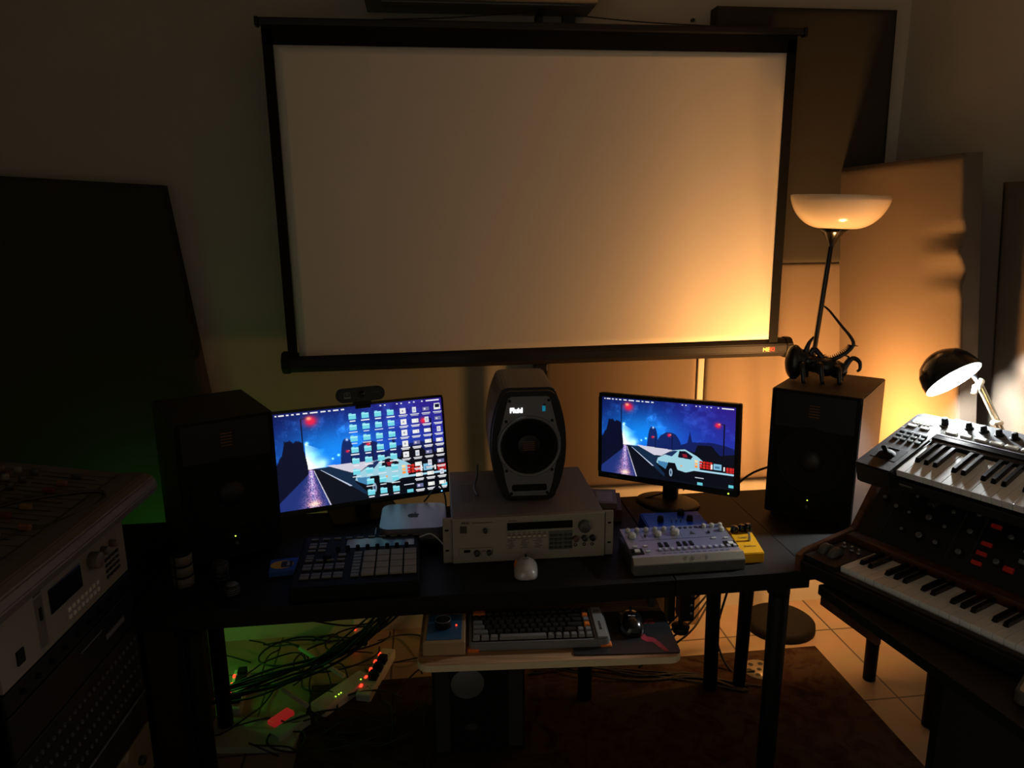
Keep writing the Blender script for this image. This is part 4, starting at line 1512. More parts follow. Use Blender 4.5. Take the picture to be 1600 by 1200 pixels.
yp = thing('effects_pedal', 'compact yellow overdrive pedal with black knobs beside the silver synthesizer', 'effects pedal', (0.884, 1.832, 0.7402), (0, 0, -2))
b = new()
t_ = bmesh.new()
vs = [t_.verts.new((-0.033, y, z)) for y, z in ((-0.006, 0.0), (-0.006, 0.030), (0.055, 0.044), (0.090, 0.050), (0.125, 0.050), (0.125, 0.0))]
f = t_.faces.new(vs)
e = bmesh.ops.extrude_face_region(t_, geom=[f])
bmesh.ops.translate(t_, vec=(0.066, 0, 0), verts=[v for v in e['geom'] if isinstance(v, bmesh.types.BMVert)])
bmesh.ops.recalc_face_normals(t_, faces=t_.faces)
bmesh.ops.bevel(t_, geom=t_.edges[:], offset=0.002, segments=2, affect='EDGES')
merge(b, t_)
obj('case', b, yellow_p, yp)
for x, y, r_, h_ in ((-0.018, 0.092, 0.011, 0.018), (0.006, 0.098, 0.010, 0.018), (0.022, 0.090, 0.010, 0.024)):
    b = new()
    cyl(b, (x, y, 0.050), (x, y, 0.050 + h_), r_, r_ * 0.9)
    obj('knob', b, blackg, yp)
b = new()
cyl(b, (0.010, 0.048, 0.043), (0.010, 0.048, 0.052), 0.004)
cyl(b, (0.010, 0.048, 0.050), (0.008, 0.052, 0.066), 0.0028, 0.0032)
obj('toggle_switch', b, steel, yp)
sl = T(0, 0.0, 0.0318) @ RX(12.9)
text('lettering', 'TURBO', 0.009, sl @ T(-0.004, 0.062, 0.0010), ink, yp, 0.0002)
text('lettering', 'OverDrive', 0.0078, sl @ T(0.002, 0.024, 0.0007), ink, yp, 0.0002)

# small boxes behind the sampler
for k, (x, y, z, s, c_, lb) in enumerate((
        (0.562, 2.235, 0.7402, (0.105, 0.15, 0.040), (92, 60, 46), 'brown cardboard box right of the sampler, at the bottom of the stack'),
        (0.556, 2.232, 0.7805, (0.085, 0.125, 0.018), (128, 110, 90), 'small pale printed box on the brown cardboard box by the sampler'))):
    bo = thing('cardboard_box', lb, 'box', (x, y, z), (0, 0, -12))
    obj('carton', box(new(), (0, 0, s[2] / 2), s, bev=0.001), mat('carton_%d' % k, c_, 0.7, scale=30, vary=0.2), bo)
    obj('printed_label', box(new(), (0.005, -0.005, s[2] + 0.0004), (s[0] * 0.6, s[1] * 0.7, 0.0008)), mat('carton_label_%d' % k, (150, 140, 124), 0.6, scale=150, vary=0.5), bo)

# blue sticker card
cd = thing('card_case', 'flat blue card case with yellow and black emblem beside the left speaker', 'card case', (-0.405, 1.962, 0.7402), (0, 0, 6))
obj('case', box(new(), (0, 0, 0.008), (0.080, 0.075, 0.016), bev=0.001), mat('card_blue', (52, 96, 170), 0.25, scale=20, vary=0.3), cd)
b = new()
prism(b, [(x * 1.0, z) for x, z in circ(0.027, 28, -0.006)], 0.0004, T(0, 0, 0.0165) @ RX(-90) @ Matrix.Diagonal((1.15, 1, 0.9, 1)))
obj('emblem', b, yel_cap, cd)
b = new()
prism(b, rrect(0.030, 0.036, 0.004, cx=0.006), 0.0004, T(0, 0, 0.0169) @ RX(-90))
obj('emblem_band', b, ink, cd)
marks('print', 3, 0.010, T(0.010, 0, 0.0173) @ RZ(90), mat('pale_print', (160, 165, 180), 0.6), cd)

ec = thing('equipment_cabinet', 'black cabinet between the rack and the left end of the desk', 'cabinet', (-0.94, 2.10, 0))
obj('body', box(new(), (0, 0.01, 0.37), (0.37, 0.50, 0.735), bev=0.003), blackm, ec)
b = new()
box(b, (0, -0.243, 0.37), (0.345, 0.006, 0.70), bev=0.002)
obj('door', b, black, ec)

# striped canister and small pots at the desk's left end
cn = thing('canister', 'pale banded canister at the left front of the desk beside the rack', 'canister', (-0.655, 1.905, 0.7402))
for k in range(3):
    b = new()
    z0 = 0.003 + k * 0.031
    cyl(b, (0, 0, z0), (0, 0, z0 + 0.026), 0.026, 0.026, 32, 0.002)
    obj('band', b, mat('canister_cream', (96, 88, 76), 0.6), cn)
b = new()
cyl(b, (0, 0, 0), (0, 0, 0.0925), 0.0245, 0.0245, 32)
box(b, (-0.010, -0.024, 0.046), (0.004, 0.005, 0.09))
obj('core', b, blackm, cn)
for k, (x, y, r_, h_, lb) in enumerate(((-0.560, 1.905, 0.021, 0.06, 'small black knurled pot beside the pale canister'), (-0.515, 1.835, 0.018, 0.03, 'low dark pot with pale lid at the desk front left'))):
    pt = thing('pot', lb, 'pot', (x, y, 0.7402))
    b = new()
    cyl(b, (0, 0, 0), (0, 0, h_), r_, r_, 24)
    obj('body', b, black, pt)
    b = new()
    for q in range(3):
        lathe(b, [(r_ + 0.0002, -0.001), (r_ + 0.001, 0), (r_ + 0.0002, 0.001)], T(0, 0, h_ * (0.3 + 0.2 * q)), 24)
    cyl(b, (0, 0, h_), (0, 0, h_ + 0.003), r_ * 0.8, r_ * 0.75, 24)
    obj('lid', b, midgrey if k else dkgrey, pt)

# ================================================================= FLOOR LAMP
fl = thing('floor_lamp', 'black floor lamp with a white glass bowl leaning behind the right speaker', 'floor lamp', (1.43, 2.67, 0))
def L_(x, y, z):
    return Vector((x - 1.43, y - 2.67, z))
b = new()
lathe(b, [(0, 0), (0.135, 0), (0.140, 0.008), (0.138, 0.030), (0.125, 0.040), (0.06, 0.048), (0.0, 0.050)], I4, 48)
obj('base', b, blackm, fl)
p0, p1 = L_(1.430, 2.735, 0.04), L_(1.372, 2.42, 1.585)
b = new()
cyl(b, p0, p1, 0.0085, 0.0085, 20)
for t0 in (0.34, 0.66):
    q = p0.lerp(p1, t0)
    cyl(b, q, q + (p1 - p0) * 0.012, 0.010, 0.010, 20)
obj('pole', b, blackg, fl)
bowlM = T(*L_(1.389, 2.42, 1.575)) @ RY(2.0)
b = new()
lathe(b, [(0.0088, 0.0), (0.011, 0.006), (0.020, 0.025), (0.035, 0.046), (0.050, 0.058), (0.048, 0.060), (0.030, 0.048), (0.0, 0.040)], T(-0.016, 0, 0) @ bowlM, 36)
obj('socket_cone', b, blackg, fl)
glass_m = mat('opal_glass', (252, 240, 220), 0.18, vary=0.01, coat=0.6)
_b = glass_m.node_tree.nodes['Principled BSDF']
_b.inputs['Subsurface Weight'].default_value = 0.0
_b.inputs['Transmission Weight'].default_value = 0.0
b = new()
gp = []
for k in range(13):
    a = R(k * 6.6)
    gp.append((0.048 + 0.110 * math.sin(a) / math.sin(R(79.2)), 0.058 + 0.106 * (1 - math.cos(a)) / (1 - math.cos(R(79.2)))))
inner = [(r_ - 0.003, z + 0.002) for r_, z in gp[::-1]]
lathe(b, gp + inner, T(-0.004, 0, 0) @ bowlM, 56)
# opal glass lets the amber light through
nt = glass_m.node_tree
tr_ = nt.nodes.new('ShaderNodeBsdfTranslucent')
tr_.inputs['Color'].default_value = (1.0, 0.93, 0.82, 1)
ms = nt.nodes.new('ShaderNodeMixShader')
ms.inputs[0].default_value = 0.45
out = [n for n in nt.nodes if n.type == 'OUTPUT_MATERIAL'][0]
nt.links.new(_b.outputs[0], ms.inputs[1])
nt.links.new(tr_.outputs[0], ms.inputs[2])
nt.links.new(ms.outputs[0], out.inputs['Surface'])
obj('glass_bowl', b, glass_m, fl)
# weak bulb glowing inside the bowl
b = new()
ball(b, (0, 0, 0.085), 0.018, m=T(-0.004, 0, 0) @ bowlM)
obj('bulb', b, mat('bulb_amber', (255, 190, 100), 0.4, emit=(255, 176, 84), strength=7.0), fl)

# amber lamp on the side table
st = thing('side_table', 'black side table behind the lower synthesizer carrying the right speaker', 'table', (1.335, 2.145, 0))
obj('tabletop', box(new(), (0.004, -0.065, 0.715), (0.638, 0.56, 0.05), bev=0.002), desk_m, st)
for x, y, dx in ((1.105, 2.30, -0.012), (1.052, 1.972, 0.0), (1.59, 2.285, 0.0), (1.64, 2.02, 0.0)):
    b = new()
    cyl(b, (x + dx - 1.335, y - 2.145, 0.0), (x - 1.335, y - 2.145, 0.691), 0.022, 0.027)
    obj('leg', b, MATS['leg_black'], st)

# amber lamp standing behind the right speaker
al = thing('amber_lamp', 'small amber glowing lamp hidden behind the right speaker', 'lamp', (AMBER_AT[0], AMBER_AT[1], 0.7405))
b = new()
cyl(b, (0, 0, 0), (0, 0, 0.015), 0.024, 0.022)
cyl(b, (0, 0, 0.015), (0, 0, 0.13), 0.008)
obj('stand', b, black, al)
b = new()
ball(b, (0, 0, 0.1645), 0.022)
ob = obj('bulb', b, mat('amber_bulb', (255, 180, 90), 0.4, emit=(255, 150, 60), strength=8.0), al)

# ================================================================= SPINY FIGURINE
fg = thing('figurine', 'black spiny-tailed creature figurine crouching on top of the right speaker', 'figurine', (1.255, 2.205, 1.1625), (0, 0, -20))
b = new()
ball(b, (-0.085, 0, 0.058), 0.040, (0.72, 0.9, 1.42), RY(0), 24)
tube(b, [(-0.080, 0, 0.075), (-0.045, 0, 0.060), (-0.01, 0, 0.050), (0.03, 0, 0.042), (0.062, 0, 0.030)], 0.031, 12, r_end=0.020)
ball(b, (0.012, 0, 0.046), 0.034, (1.2, 0.9, 0.9))
ball(b, (0.048, 0.004, 0.036), 0.027, (1.1, 0.9, 1.0))
obj('body', b, mat('figurine_black', (16, 17, 20), 0.3, scale=150, bump=0.4), fg)
fm = MATS['figurine_black']
for sx, pts in enumerate((
        [(-0.06, -0.01, 0.05), (-0.065, -0.04, 0.055), (-0.060, -0.055, 0.0)],
        [(-0.02, -0.01, 0.04), (-0.015, -0.050, 0.060), (-0.005, -0.065, 0.002)],
        [(0.03, -0.01, 0.035), (0.040, -0.045, 0.050), (0.045, -0.062, 0.002)],
        [(-0.05, 0.01, 0.05), (-0.04, 0.045, 0.055), (-0.035, 0.06, 0.0)],
        [(0.0, 0.01, 0.04), (0.01, 0.05, 0.055), (0.015, 0.065, 0.0)],
        [(0.04, 0.01, 0.035), (0.055, 0.045, 0.050), (0.06, 0.055, 0.0)])):
    b = new()
    tube(b, pts, 0.013, 8, r_end=0.006)
    obj('leg', b, fm, fg)
b = new()
tube(b, [(0.060, 0, 0.020), (0.072, 0, 0.055), (0.088, 0, 0.076), (0.108, 0, 0.066), (0.112, 0, 0.044), (0.104, 0, 0.034)], 0.010, 8, r_end=0.004)
tube(b, [(0.064, 0, 0.055), (0.076, 0, 0.078), (0.066, 0, 0.084)], 0.005, 6, r_end=0.002)
tube(b, [(0.058, -0.004, 0.004), (0.062, -0.004, 0.045), (0.076, 0, 0.062)], 0.008, 8)
obj('claw', b, fm, fg)
b = new()
tp = [(-0.045, 0.005, 0.060), (-0.030, 0.005, 0.100), (-0.010, 0.005, 0.085), (0.010, 0.0, 0.065), (0.045, 0.0, 0.078), (0.075, 0.0, 0.100), (0.086, 0.0, 0.122), (0.075, 0.0, 0.145), (0.045, 0.0, 0.180), (0.010, 0.0, 0.222), (-0.010, 0.0, 0.240)]
tube(b, tp, 0.0095, 8, r_end=0.0028)
P_ = smooth_path(tp, 6)
for k in range(14, 50, 1):
    if k >= len(P_) - 1:
        break
    d = (P_[k + 1] - P_[k - 1]).normalized()
    n_ = Vector((d.z, 0, -d.x))
    if k < 36:
        s_ = 1 if P_[k].x > 0.0 and P_[k].z > 0.115 else -1
        q = P_[k] + n_ * (0.0055 * s_)
        cyl(b, q, q + n_ * (0.011 * s_), 0.0026, 0.0005, 6)
obj('tail', b, fm, fg)
b = new()
for k in range(9):
    x = -0.050 + k * 0.013
    z = 0.083 - k * 0.0032
    cyl(b, (x, 0, z - 0.012), (x - 0.006, 0, z + 0.012 - 0.0008 * k), 0.006, 0.0008, 7)
for y in (-0.018, 0.018):
    ball(b, (-0.045, y, 0.066), 0.017, (1.1, 0.8, 0.9))
    ball(b, (0.040, y, 0.042), 0.016, (1.0, 0.8, 1.1))
obj('back_spines', b, fm, fg)
b = new()
tube(b, [(-0.055, 0, 0.085), (-0.045, 0, 0.120), (-0.032, 0, 0.142)], 0.010, 8, r_end=0.003)
obj('horn', b, fm, fg)

# ================================================================= SYNTHESIZERS ON THE RIGHT
WKEY = 0.0235
def make_keys(par, n, first_black, depth, bl):
    """n white keys from local x=0; white tops at z=0; y from 0 to depth"""
    b_ = new()
    box(b_, (WKEY / 2, depth / 2, -0.009), (WKEY - 0.0009, depth, 0.018), bev=0.0008)
    wk = obj('white_key', b_, key_w, par)
    for k in range(1, n):
        rep(wk, (k * WKEY, 0, 0))
    b_ = new()
    t2 = bmesh.new()
    bmesh.ops.create_cube(t2, size=1.0)
    for v_ in t2.verts:
        top = v_.co.z > 0
        front = v_.co.y < 0
        wd = 0.0098 if top else 0.0128
        v_.co = Vector((math.copysign(wd / 2, v_.co.x), (depth - bl + (0.006 if top else 0)) if front else depth, 0.0115 if top else -0.002))
    bmesh.ops.bevel(t2, geom=t2.edges[:], offset=0.0010, segments=2, affect='EDGES')
    merge(b_, t2)
    bk = obj('black_key', b_, key_b, par)
    first = True
    pat = [1, 1, 0, 1, 1, 1, 0]     # after C D E F G A B
    for k in range(n - 1):
        if pat[(k + first_black) % 7]:
            if first:
                bk.location = ((k + 1) * WKEY, 0, 0)
                first = False
            else:
                rep(bk, ((k + 1) * WKEY, 0, 0))


us = thing('keyboard_synthesizer', 'black keyboard synthesizer on the upper tier lit by the desk lamp', 'synthesizer', (1.213, 1.728, 1.032), (17.9, 0, -64.9))
N1 = 22
Lk = N1 * WKEY
case_m = mat('synth_black', (26, 27, 30), 0.5, scale=90, bump=0.05, spec=0.35)
b = new()
prism(b, [(-0.105, -0.02), (-0.096, -0.026), (0.0, -0.026), (0.0, 0.285), (-0.090, 0.285), (-0.105, 0.270)], 0.062, T(0, 0, 0.006) @ RX(-90), bev=0.004)
box(b, (Lk / 2, 0.218, -0.022), (Lk + 0.004, 0.134, 0.060), bev=0.003)
box(b, (Lk / 2, 0.075, -0.040), (Lk + 0.004, 0.165, 0.028), bev=0.003)
box(b, (Lk + 0.015, 0.125, -0.025), (0.03, 0.31, 0.062), bev=0.003)
obj('case', b, case_m, us)
make_keys(us, N1, 3, 0.145, 0.092)
obj('grey_control_strip', box(new(), (Lk / 2, 0.236, 0.0088), (Lk, 0.092, 0.002)), mat('strip_silver', (128, 130, 134), 0.3, 0.5), us)
b = new()
box(b, (Lk / 2, 0.174, 0.0095), (Lk, 0.018, 0.005), bev=0.001)
obj('key_rail', b, blackg, us)
b = new()
box(b, (Lk / 2, 0.1875, 0.0105), (Lk, 0.004, 0.004), bev=0.001)
obj('rail_edge', b, silver_p, us)
for k in range(12):
    b = new()
    cyl(b, (0.052 + k * 0.038, 0.252, 0.009), (0.052 + k * 0.038, 0.252, 0.0125), 0.0125, 0.012, 22)
    cyl(b, (0.052 + k * 0.038, 0.252, 0.0125), (0.052 + k * 0.038, 0.252, 0.027), 0.0085, 0.0072, 22)
    obj('rotary_knob', b, blackm, us)
for k in range(12):
    b = new()
    box(b, (0.030 + k * 0.0375, 0.209, 0.0115), (0.029, 0.013, 0.006), bev=0.002)
    obj('tone_button', b, mat('tone_button', (206, 202, 190), 0.4), us)
obj('display', box(new(), (-0.062, 0.243, 0.0068), (0.050, 0.020, 0.0015)), mat('lcd', (120, 134, 110), 0.3), us)
b = new()
box(b, (-0.062, 0.243, 0.0066), (0.062, 0.028, 0.001))
obj('display_frame', b, silver_p, us)
b = new()
cyl(b, (-0.010, 0.248, 0.006), (-0.010, 0.248, 0.0085), 0.0150, 0.0150, 28)
obj('dial_ring', b, silver_p, us)
b = new()
cyl(b, (-0.010, 0.248, 0.008), (-0.010, 0.248, 0.027), 0.0095, 0.0085, 24)
obj('value_dial', b, blackm, us)
bq = None
for x, y, w_ in ([(-0.083 + k * 0.010, 0.222, 0.007) for k in range(5)] + [(-0.078, 0.205, 0.024), (-0.042, 0.205, 0.024)]):
    b = new()
    box(b, (x, y, 0.008), (w_, 0.006 if w_ < 0.01 else 0.010, 0.004), bev=0.001)
    obj('button', b, mat('tone_button', (206, 202, 190), 0.4), us)
bq = None
for r_ in range(3):
    for c_ in range(4):
        loc = (-0.083 + c_ * 0.0205 + r_ * 0.002, 0.168 - r_ * 0.020, 0.0085)
        if bq is None:
            bq = obj('pad_button', box(new(), (0, 0, 0), (0.0150, 0.0105, 0.005), bev=0.0018), mat('pad_btn_dark', (72, 78, 80), 0.35), us)
            bq.location = loc
        else:
            rep(bq, loc)
b = new()
for r_ in range(3):
    box(b, (-0.052, 0.1765 - r_ * 0.020, 0.0063), (0.078, 0.0012, 0.0004))
box(b, (-0.094, 0.19, 0.0063), (0.014, 0.001, 0.0004))
box(b, (0.006, 0.20, 0.0075), (0.0012, 0.17, 0.0006))
obj('printed_legend', b, ink_w, us)
b = new()
box(b, (-0.052, 0.052, 0.0062), (0.072, 0.060, 0.001), bev=0.0003)
box(b, (-0.052, 0.078, 0.0070), (0.030, 0.003, 0.002))
obj('joystick_plate', b, blackm, us)
b = new()
lathe(b, [(0.024, 0), (0.018, 0.007), (0.008, 0.012), (0, 0.013)], T(-0.054, 0.044, 0.006), 24)
cyl(b, (-0.054, 0.044, 0.014), (-0.057, 0.040, 0.034), 0.0055, 0.0065, 16)
obj('joystick', b, blackm, us)
b = new()
box(b, (0.030, -0.0105, -0.034), (0.034, 0.001, 0.006), bev=0.0003)
obj('front_decal', b, midgrey, us)

ms_ = thing('keyboard_synthesizer', 'wood-trimmed analog synthesizer with red rocker switches on the lower tier', 'synthesizer', (1.052, 1.676, 0.795), (0, 0, -66))
N2 = 22
Lm = N2 * WKEY
b = new()
box(b, (Lm / 2 - 0.045, 0.16, -0.036), (Lm + 0.11, 0.38, 0.036), bev=0.003)
box(b, (Lm / 2, -0.014, -0.030), (Lm + 0.02, 0.018, 0.035), bev=0.002)
box(b, (-0.050, 0.065, -0.018), (0.096, 0.17, 0.034), bev=0.002)
obj('case', b, mat('synth_case', (20, 20, 21), 0.5, spec=0.3), ms_)
for x in (-0.108, Lm + 0.018):
    b = new()
    t_ = bmesh.new()
    vs = [t_.verts.new((x - 0.009, y, z)) for y, z in ((-0.03, -0.0535), (-0.03, -0.006), (0.0, 0.006), (0.16, 0.016), (0.20, 0.02), (0.30, 0.16), (0.34, 0.16), (0.35, -0.0535))]
    f = t_.faces.new(vs)
    e = bmesh.ops.extrude_face_region(t_, geom=[f])
    bmesh.ops.translate(t_, vec=(0.018, 0, 0), verts=[v for v in e['geom'] if isinstance(v, bmesh.types.BMVert)])
    bmesh.ops.recalc_face_normals(t_, faces=t_.faces)
    bmesh.ops.bevel(t_, geom=t_.edges[:], offset=0.002, segments=2, affect='EDGES')
    merge(b, t_)
    obj('wooden_cheek', b, wood_dk, ms_)
make_keys(ms_, N2, 0, 0.142, 0.092)
b = new()
box(b, (Lm / 2 - 0.045, 0.172, 0.004), (Lm + 0.10, 0.036, 0.026), bev=0.003)
obj('wooden_strip', b, wood_dk, ms_)
pM = T(0, 0.192, 0.012) @ RX(52)
b = new()
box(b, (Lm / 2 - 0.042, 0.118, -0.016), (Lm + 0.095, 0.236, 0.032), pM, bev=0.002)
obj('control_panel', b, mat('synth_panel', (17, 19, 21), 0.35), ms_)
b = new()
box(b, (Lm / 2 - 0.045, 0.300, 0.030), (Lm + 0.09, 0.075, 0.12), bev=0.002)
obj('rear_case', b, blackm, ms_)
for x in (-0.078, -0.048):
    b = new()
    lathe(b, [(0.0, -0.009), (0.024, -0.009), (0.026, -0.006), (0.026, 0.006), (0.024, 0.009), (0.0, 0.009)], T(x, 0.045, -0.006) @ RY(90), 32)
    obj('pitch_wheel', b, mat('wheel_grey', (78, 78, 76), 0.6), ms_)
for x, y in ((-0.066, 0.105), (-0.040, 0.102), (-0.018, 0.100)):
    b = new()
    cyl(b, (x, y, 0.0), (x, y, 0.004), 0.006)
    cyl(b, (x, y, 0.003), (x + 0.003, y - 0.004, 0.015), 0.0025, 0.0035)
    obj('toggle_switch', b, steel, ms_)
kcap = mat('knob_silver_cap', (112, 116, 118), 0.4, 0.6)
def mk(x, y, r_):
    b_ = new()
    cyl(b_, (x, y, 0.0), (x, y, 0.010), r_ * 1.7, r_ * 1.5, 20)
    bmesh.ops.transform(b_, matrix=pM, verts=b_.verts)
    o_ = obj('panel_knob', b_, blackm, ms_)
    b_ = new()
    cyl(b_, (x, y, 0.0101), (x, y, 0.0112), r_, r_, 18)
    bmesh.ops.transform(b_, matrix=pM, verts=b_.verts)
    obj('knob_cap', b_, kcap, o_)
for x, y, r_ in ((-0.060, 0.190, 0.0075), (-0.060, 0.125, 0.006), (-0.020, 0.110, 0.006), (0.070, 0.055, 0.0085), (0.072, 0.110, 0.0085), (0.076, 0.165, 0.0085), (0.122, 0.190, 0.006),
                 (0.020, 0.155, 0.0045), (0.020, 0.105, 0.0045), (0.022, 0.055, 0.0045), (0.115, 0.052, 0.006), (0.118, 0.100, 0.005), (0.122, 0.145, 0.005), (0.175, 0.050, 0.0075), (0.178, 0.110, 0.007),
                 (0.180, 0.160, 0.006), (0.262, 0.060, 0.0075), (0.268, 0.130, 0.0065), (0.272, 0.180, 0.006), (0.35, 0.060, 0.008), (0.355, 0.120, 0.008), (0.42, 0.06, 0.008), (0.42, 0.13, 0.008), (0.47, 0.06, 0.008)):
    mk(x, y, r_)
rk = None
for x, y, m_ in [(0.222, 0.040, red_p), (0.223, 0.067, red_p), (0.224, 0.094, red_p), (0.226, 0.145, red_p), (0.227, 0.170, red_p), (0.228, 0.196, red_p)]:
    b = new()
    box(b, (x, y, 0.0035), (0.024, 0.0105, 0.009), pM, bev=0.0015)
    obj('rocker_switch', b, m_, ms_)
for k in range(5):
    b = new()
    box(b, (0.315, 0.082 + k * 0.028, 0.0035), (0.024, 0.0105, 0.009), pM, bev=0.0015)
    obj('rocker_switch', b, mat('rocker_grey', (120, 124, 124), 0.4), ms_)
b = new()
box(b, (0.292, 0.052, 0.004), (0.022, 0.014, 0.012), pM, bev=0.002)
obj('power_switch', b, red_p, ms_)
b = new()
for x in (-0.030, 0.148, 0.200, 0.335):
    box(b, (x, 0.12, 0.0004), (0.0009, 0.20, 0.0006), pM)
obj('section_line', b, mat('panel_print', (52, 56, 58), 0.7), ms_)
b = new()
lathe(b, [(0.010, 0), (0.0108, 0), (0.0108, 0.0006), (0.010, 0.0006)], pM @ T(0.262, 0.212, 0.0), 28)
lathe(b, [(0.005, 0), (0.0058, 0), (0.0058, 0.0006), (0.005, 0.0006)], pM @ T(0.262, 0.212, 0.0), 28)
obj('emblem', b, mat('panel_print', (52, 56, 58), 0.7), ms_)

# lower table under the synthesizer
lt = thing('synth_table', 'black table under the wood-trimmed synthesizer at the right edge', 'table', (1.092, 1.085, 0), (0, 0, -80.6))
b = new()
box(b, (-0.3, 0.260, 0.7255), (0.62, 0.50, 0.028), bev=0.003)
obj('tabletop', b, mat('table_top_black', (15, 15, 16), 0.5, spec=0.3), lt)
b = new()
box(b, (-0.50, 0.020, 0.699), (0.20, 0.014, 0.026), bev=0.001)
box(b, (-0.60, 0.26, 0.699), (0.014, 0.46, 0.026), bev=0.001)
obj('wooden_rail', b, wood_dk, lt)
for x, y in ((-0.30, 0.47), (-0.03, 0.10), (-0.03, 0.47)):
    b = new()
    box(b, (x, y, 0.355), (0.05, 0.05, 0.71), bev=0.003)
    obj('leg', b, blackm, lt)
b = new()
box(b, (-0.23, 0.26, 0.36), (0.02, 0.46, 0.68))
obj('side_board', b, blackm, lt)

# two-tier stand arms carrying the upper synthesizer
ks = thing('keyboard_stand', 'black metal stand holding the upper synthesizer above the lower one', 'stand', (1.60, 1.62, 0), (0, 0, -64.9))
for x in (-0.17, 0.23):
    b = new()
    cyl(b, (x, 0.015, 0.02), (x, 0.015, 1.052), 0.014)
    obj('upright', b, blackmetal, ks)
    b = new()
    cyl(b, (x, 0.015, 1.045), (x, -0.29, 0.958), 0.010)
    obj('support_arm', b, blackmetal, ks)
    b = new()
    box(b, (x, 0.0, 0.012), (0.04, 0.24, 0.024), bev=0.003)
    obj('foot', b, blackmetal, ks)

# groovebox on the table
gb = thing('drum_machine', 'grey handheld drum machine with dark round buttons on the table at the right edge', 'drum machine', (1.226, 1.171, 0.7405), (0, 0, -52))
b = new()
prism(b, rrect(0.13, 0.135, 0.014), 0.026, T(0, 0, 0.026) @ RX(-90), bev=0.002)
obj('case', b, mat('groove_case', (70, 66, 62), 0.45), gb)
b = new()
prism(b, rrect(0.116, 0.121, 0.010), 0.002, T(0, 0, 0.0275) @ RX(-90))
obj('face', b, mat('groove_face', (168, 154, 132), 0.5), gb)
b = new()
prism(b, rrect(0.052, 0.026, 0.003, cx=-0.024, cz=0.040), 0.001, T(0, 0, 0.0284) @ RX(-90))
obj('label_plate', b, white_p, gb)
for r_ in range(3):
    for c_ in range(3):
        b = new()
        x, y = -0.038 + c_ * 0.036, 0.012 - r_ * 0.028
        rr = 0.013 if (r_ + c_) % 2 else 0.0065
        cyl(b, (x, y, 0.027), (x, y, 0.033), rr, rr * 0.95, 20)
        obj('button', b, mat('groove_btn', (60, 58, 56), 0.5), gb)

# ================================================================= DESK LAMP
dl = thing('desk_lamp', 'black dome desk lamp with white light shining on the upper keyboard', 'desk lamp', (1.62, 1.90, 0.0))
def K_(x, y, z):
    return Vector((x - 1.62, y - 1.90, z))
C_ = K_(1.518, 1.952, 1.214)
nrm = (_rt * 0.36 + _up * -0.84 - _fw * 0.50).normalized()
nq = (-nrm).to_track_quat('Z', 'Y').to_matrix().to_4x4()
SM = T(*C_) @ nq
b = new()
pr = [(0.0830, 0.0), (0.0820, 0.020), (0.0755, 0.045), (0.061, 0.068), (0.038, 0.084), (0.020, 0.091), (0.0, 0.092)]
lathe(b, pr, SM, 48)
sh = obj('lamp_shade', b, mat('shade_black', (24, 25, 27), 0.22, coat=0.4), dl)
b = new()
lathe(b, [(r_ - 0.0015 if r_ > 0.01 else 0, z - 0.0015) for r_, z in pr], SM, 48)
obj('shade_lining', b, mat('lining_white', (235, 235, 230), 0.6), dl)
b = new()
ball(b, (0, 0, 0.040), 0.020, (1, 1, 1.1), SM)
obj('bulb', b, mat('bulb_white', (255, 255, 255), 0.4, emit=(244, 250, 255), strength=22.0), dl)
lo = lamp('desk_lamp_light', 'POINT', (0, 0, 0), 38.0, (0.93, 0.98, 1.0), 0.022)
lo.parent = dl
lo.location = SM @ Vector((0, 0, 0.012))
j1 = K_(1.602, 1.955, 1.200)
b = new()
tube(b, [SM @ Vector((0.0, 0, 0.088)), K_(1.550, 2.02, 1.255), K_(1.600, 2.00, 1.225), j1], 0.007, 8)
obj('shade_socket', b, MATS['shade_black'], dl)
b = new()
cyl(b, j1 + Vector((-0.016, -0.014, -0.012)), j1 + Vector((0.012, 0.006, 0.004)), 0.010, 0.010)
cyl(b, j1 + Vector((-0.020, -0.012, -0.030)), j1 + Vector((-0.012, -0.006, -0.006)), 0.008, 0.009)
obj('joint_knob', b, mat('ivory_plastic', (205, 200, 180), 0.35), dl)
j2 = K_(1.690, 1.945, 1.050)
b = new()
for dx in (-0.0065, 0.0065):
    cyl(b, j1 + Vector((dx, 0, 0)), j2 + Vector((dx, 0, 0)), 0.0042, 0.0042, 10)
obj('upper_arm', b, mat('arm_grey', (170, 168, 150), 0.35, 0.5), dl)
q = j1.lerp(j2, 0.82)
b = new()
cyl(b, q + Vector((-0.028, -0.012, 0.006)), q + Vector((0.012, 0.0, 0.0)), 0.007, 0.007)
obj('arm_bolt', b, mat('ivory_plastic', (205, 200, 180), 0.35), dl)
b = new()
cyl(b, j2, K_(1.715, 1.905, 0.72), 0.010, 0.010)
cyl(b, K_(1.715, 1.905, 0.72), K_(1.715, 1.905, 0.01), 0.010, 0.010)
obj('lower_arm', b, blackmetal, dl)
b = new()
cyl(b, K_(1.715, 1.88, 0.0), K_(1.715, 1.88, 0.022), 0.085, 0.080)
obj('base', b, blackmetal, dl)

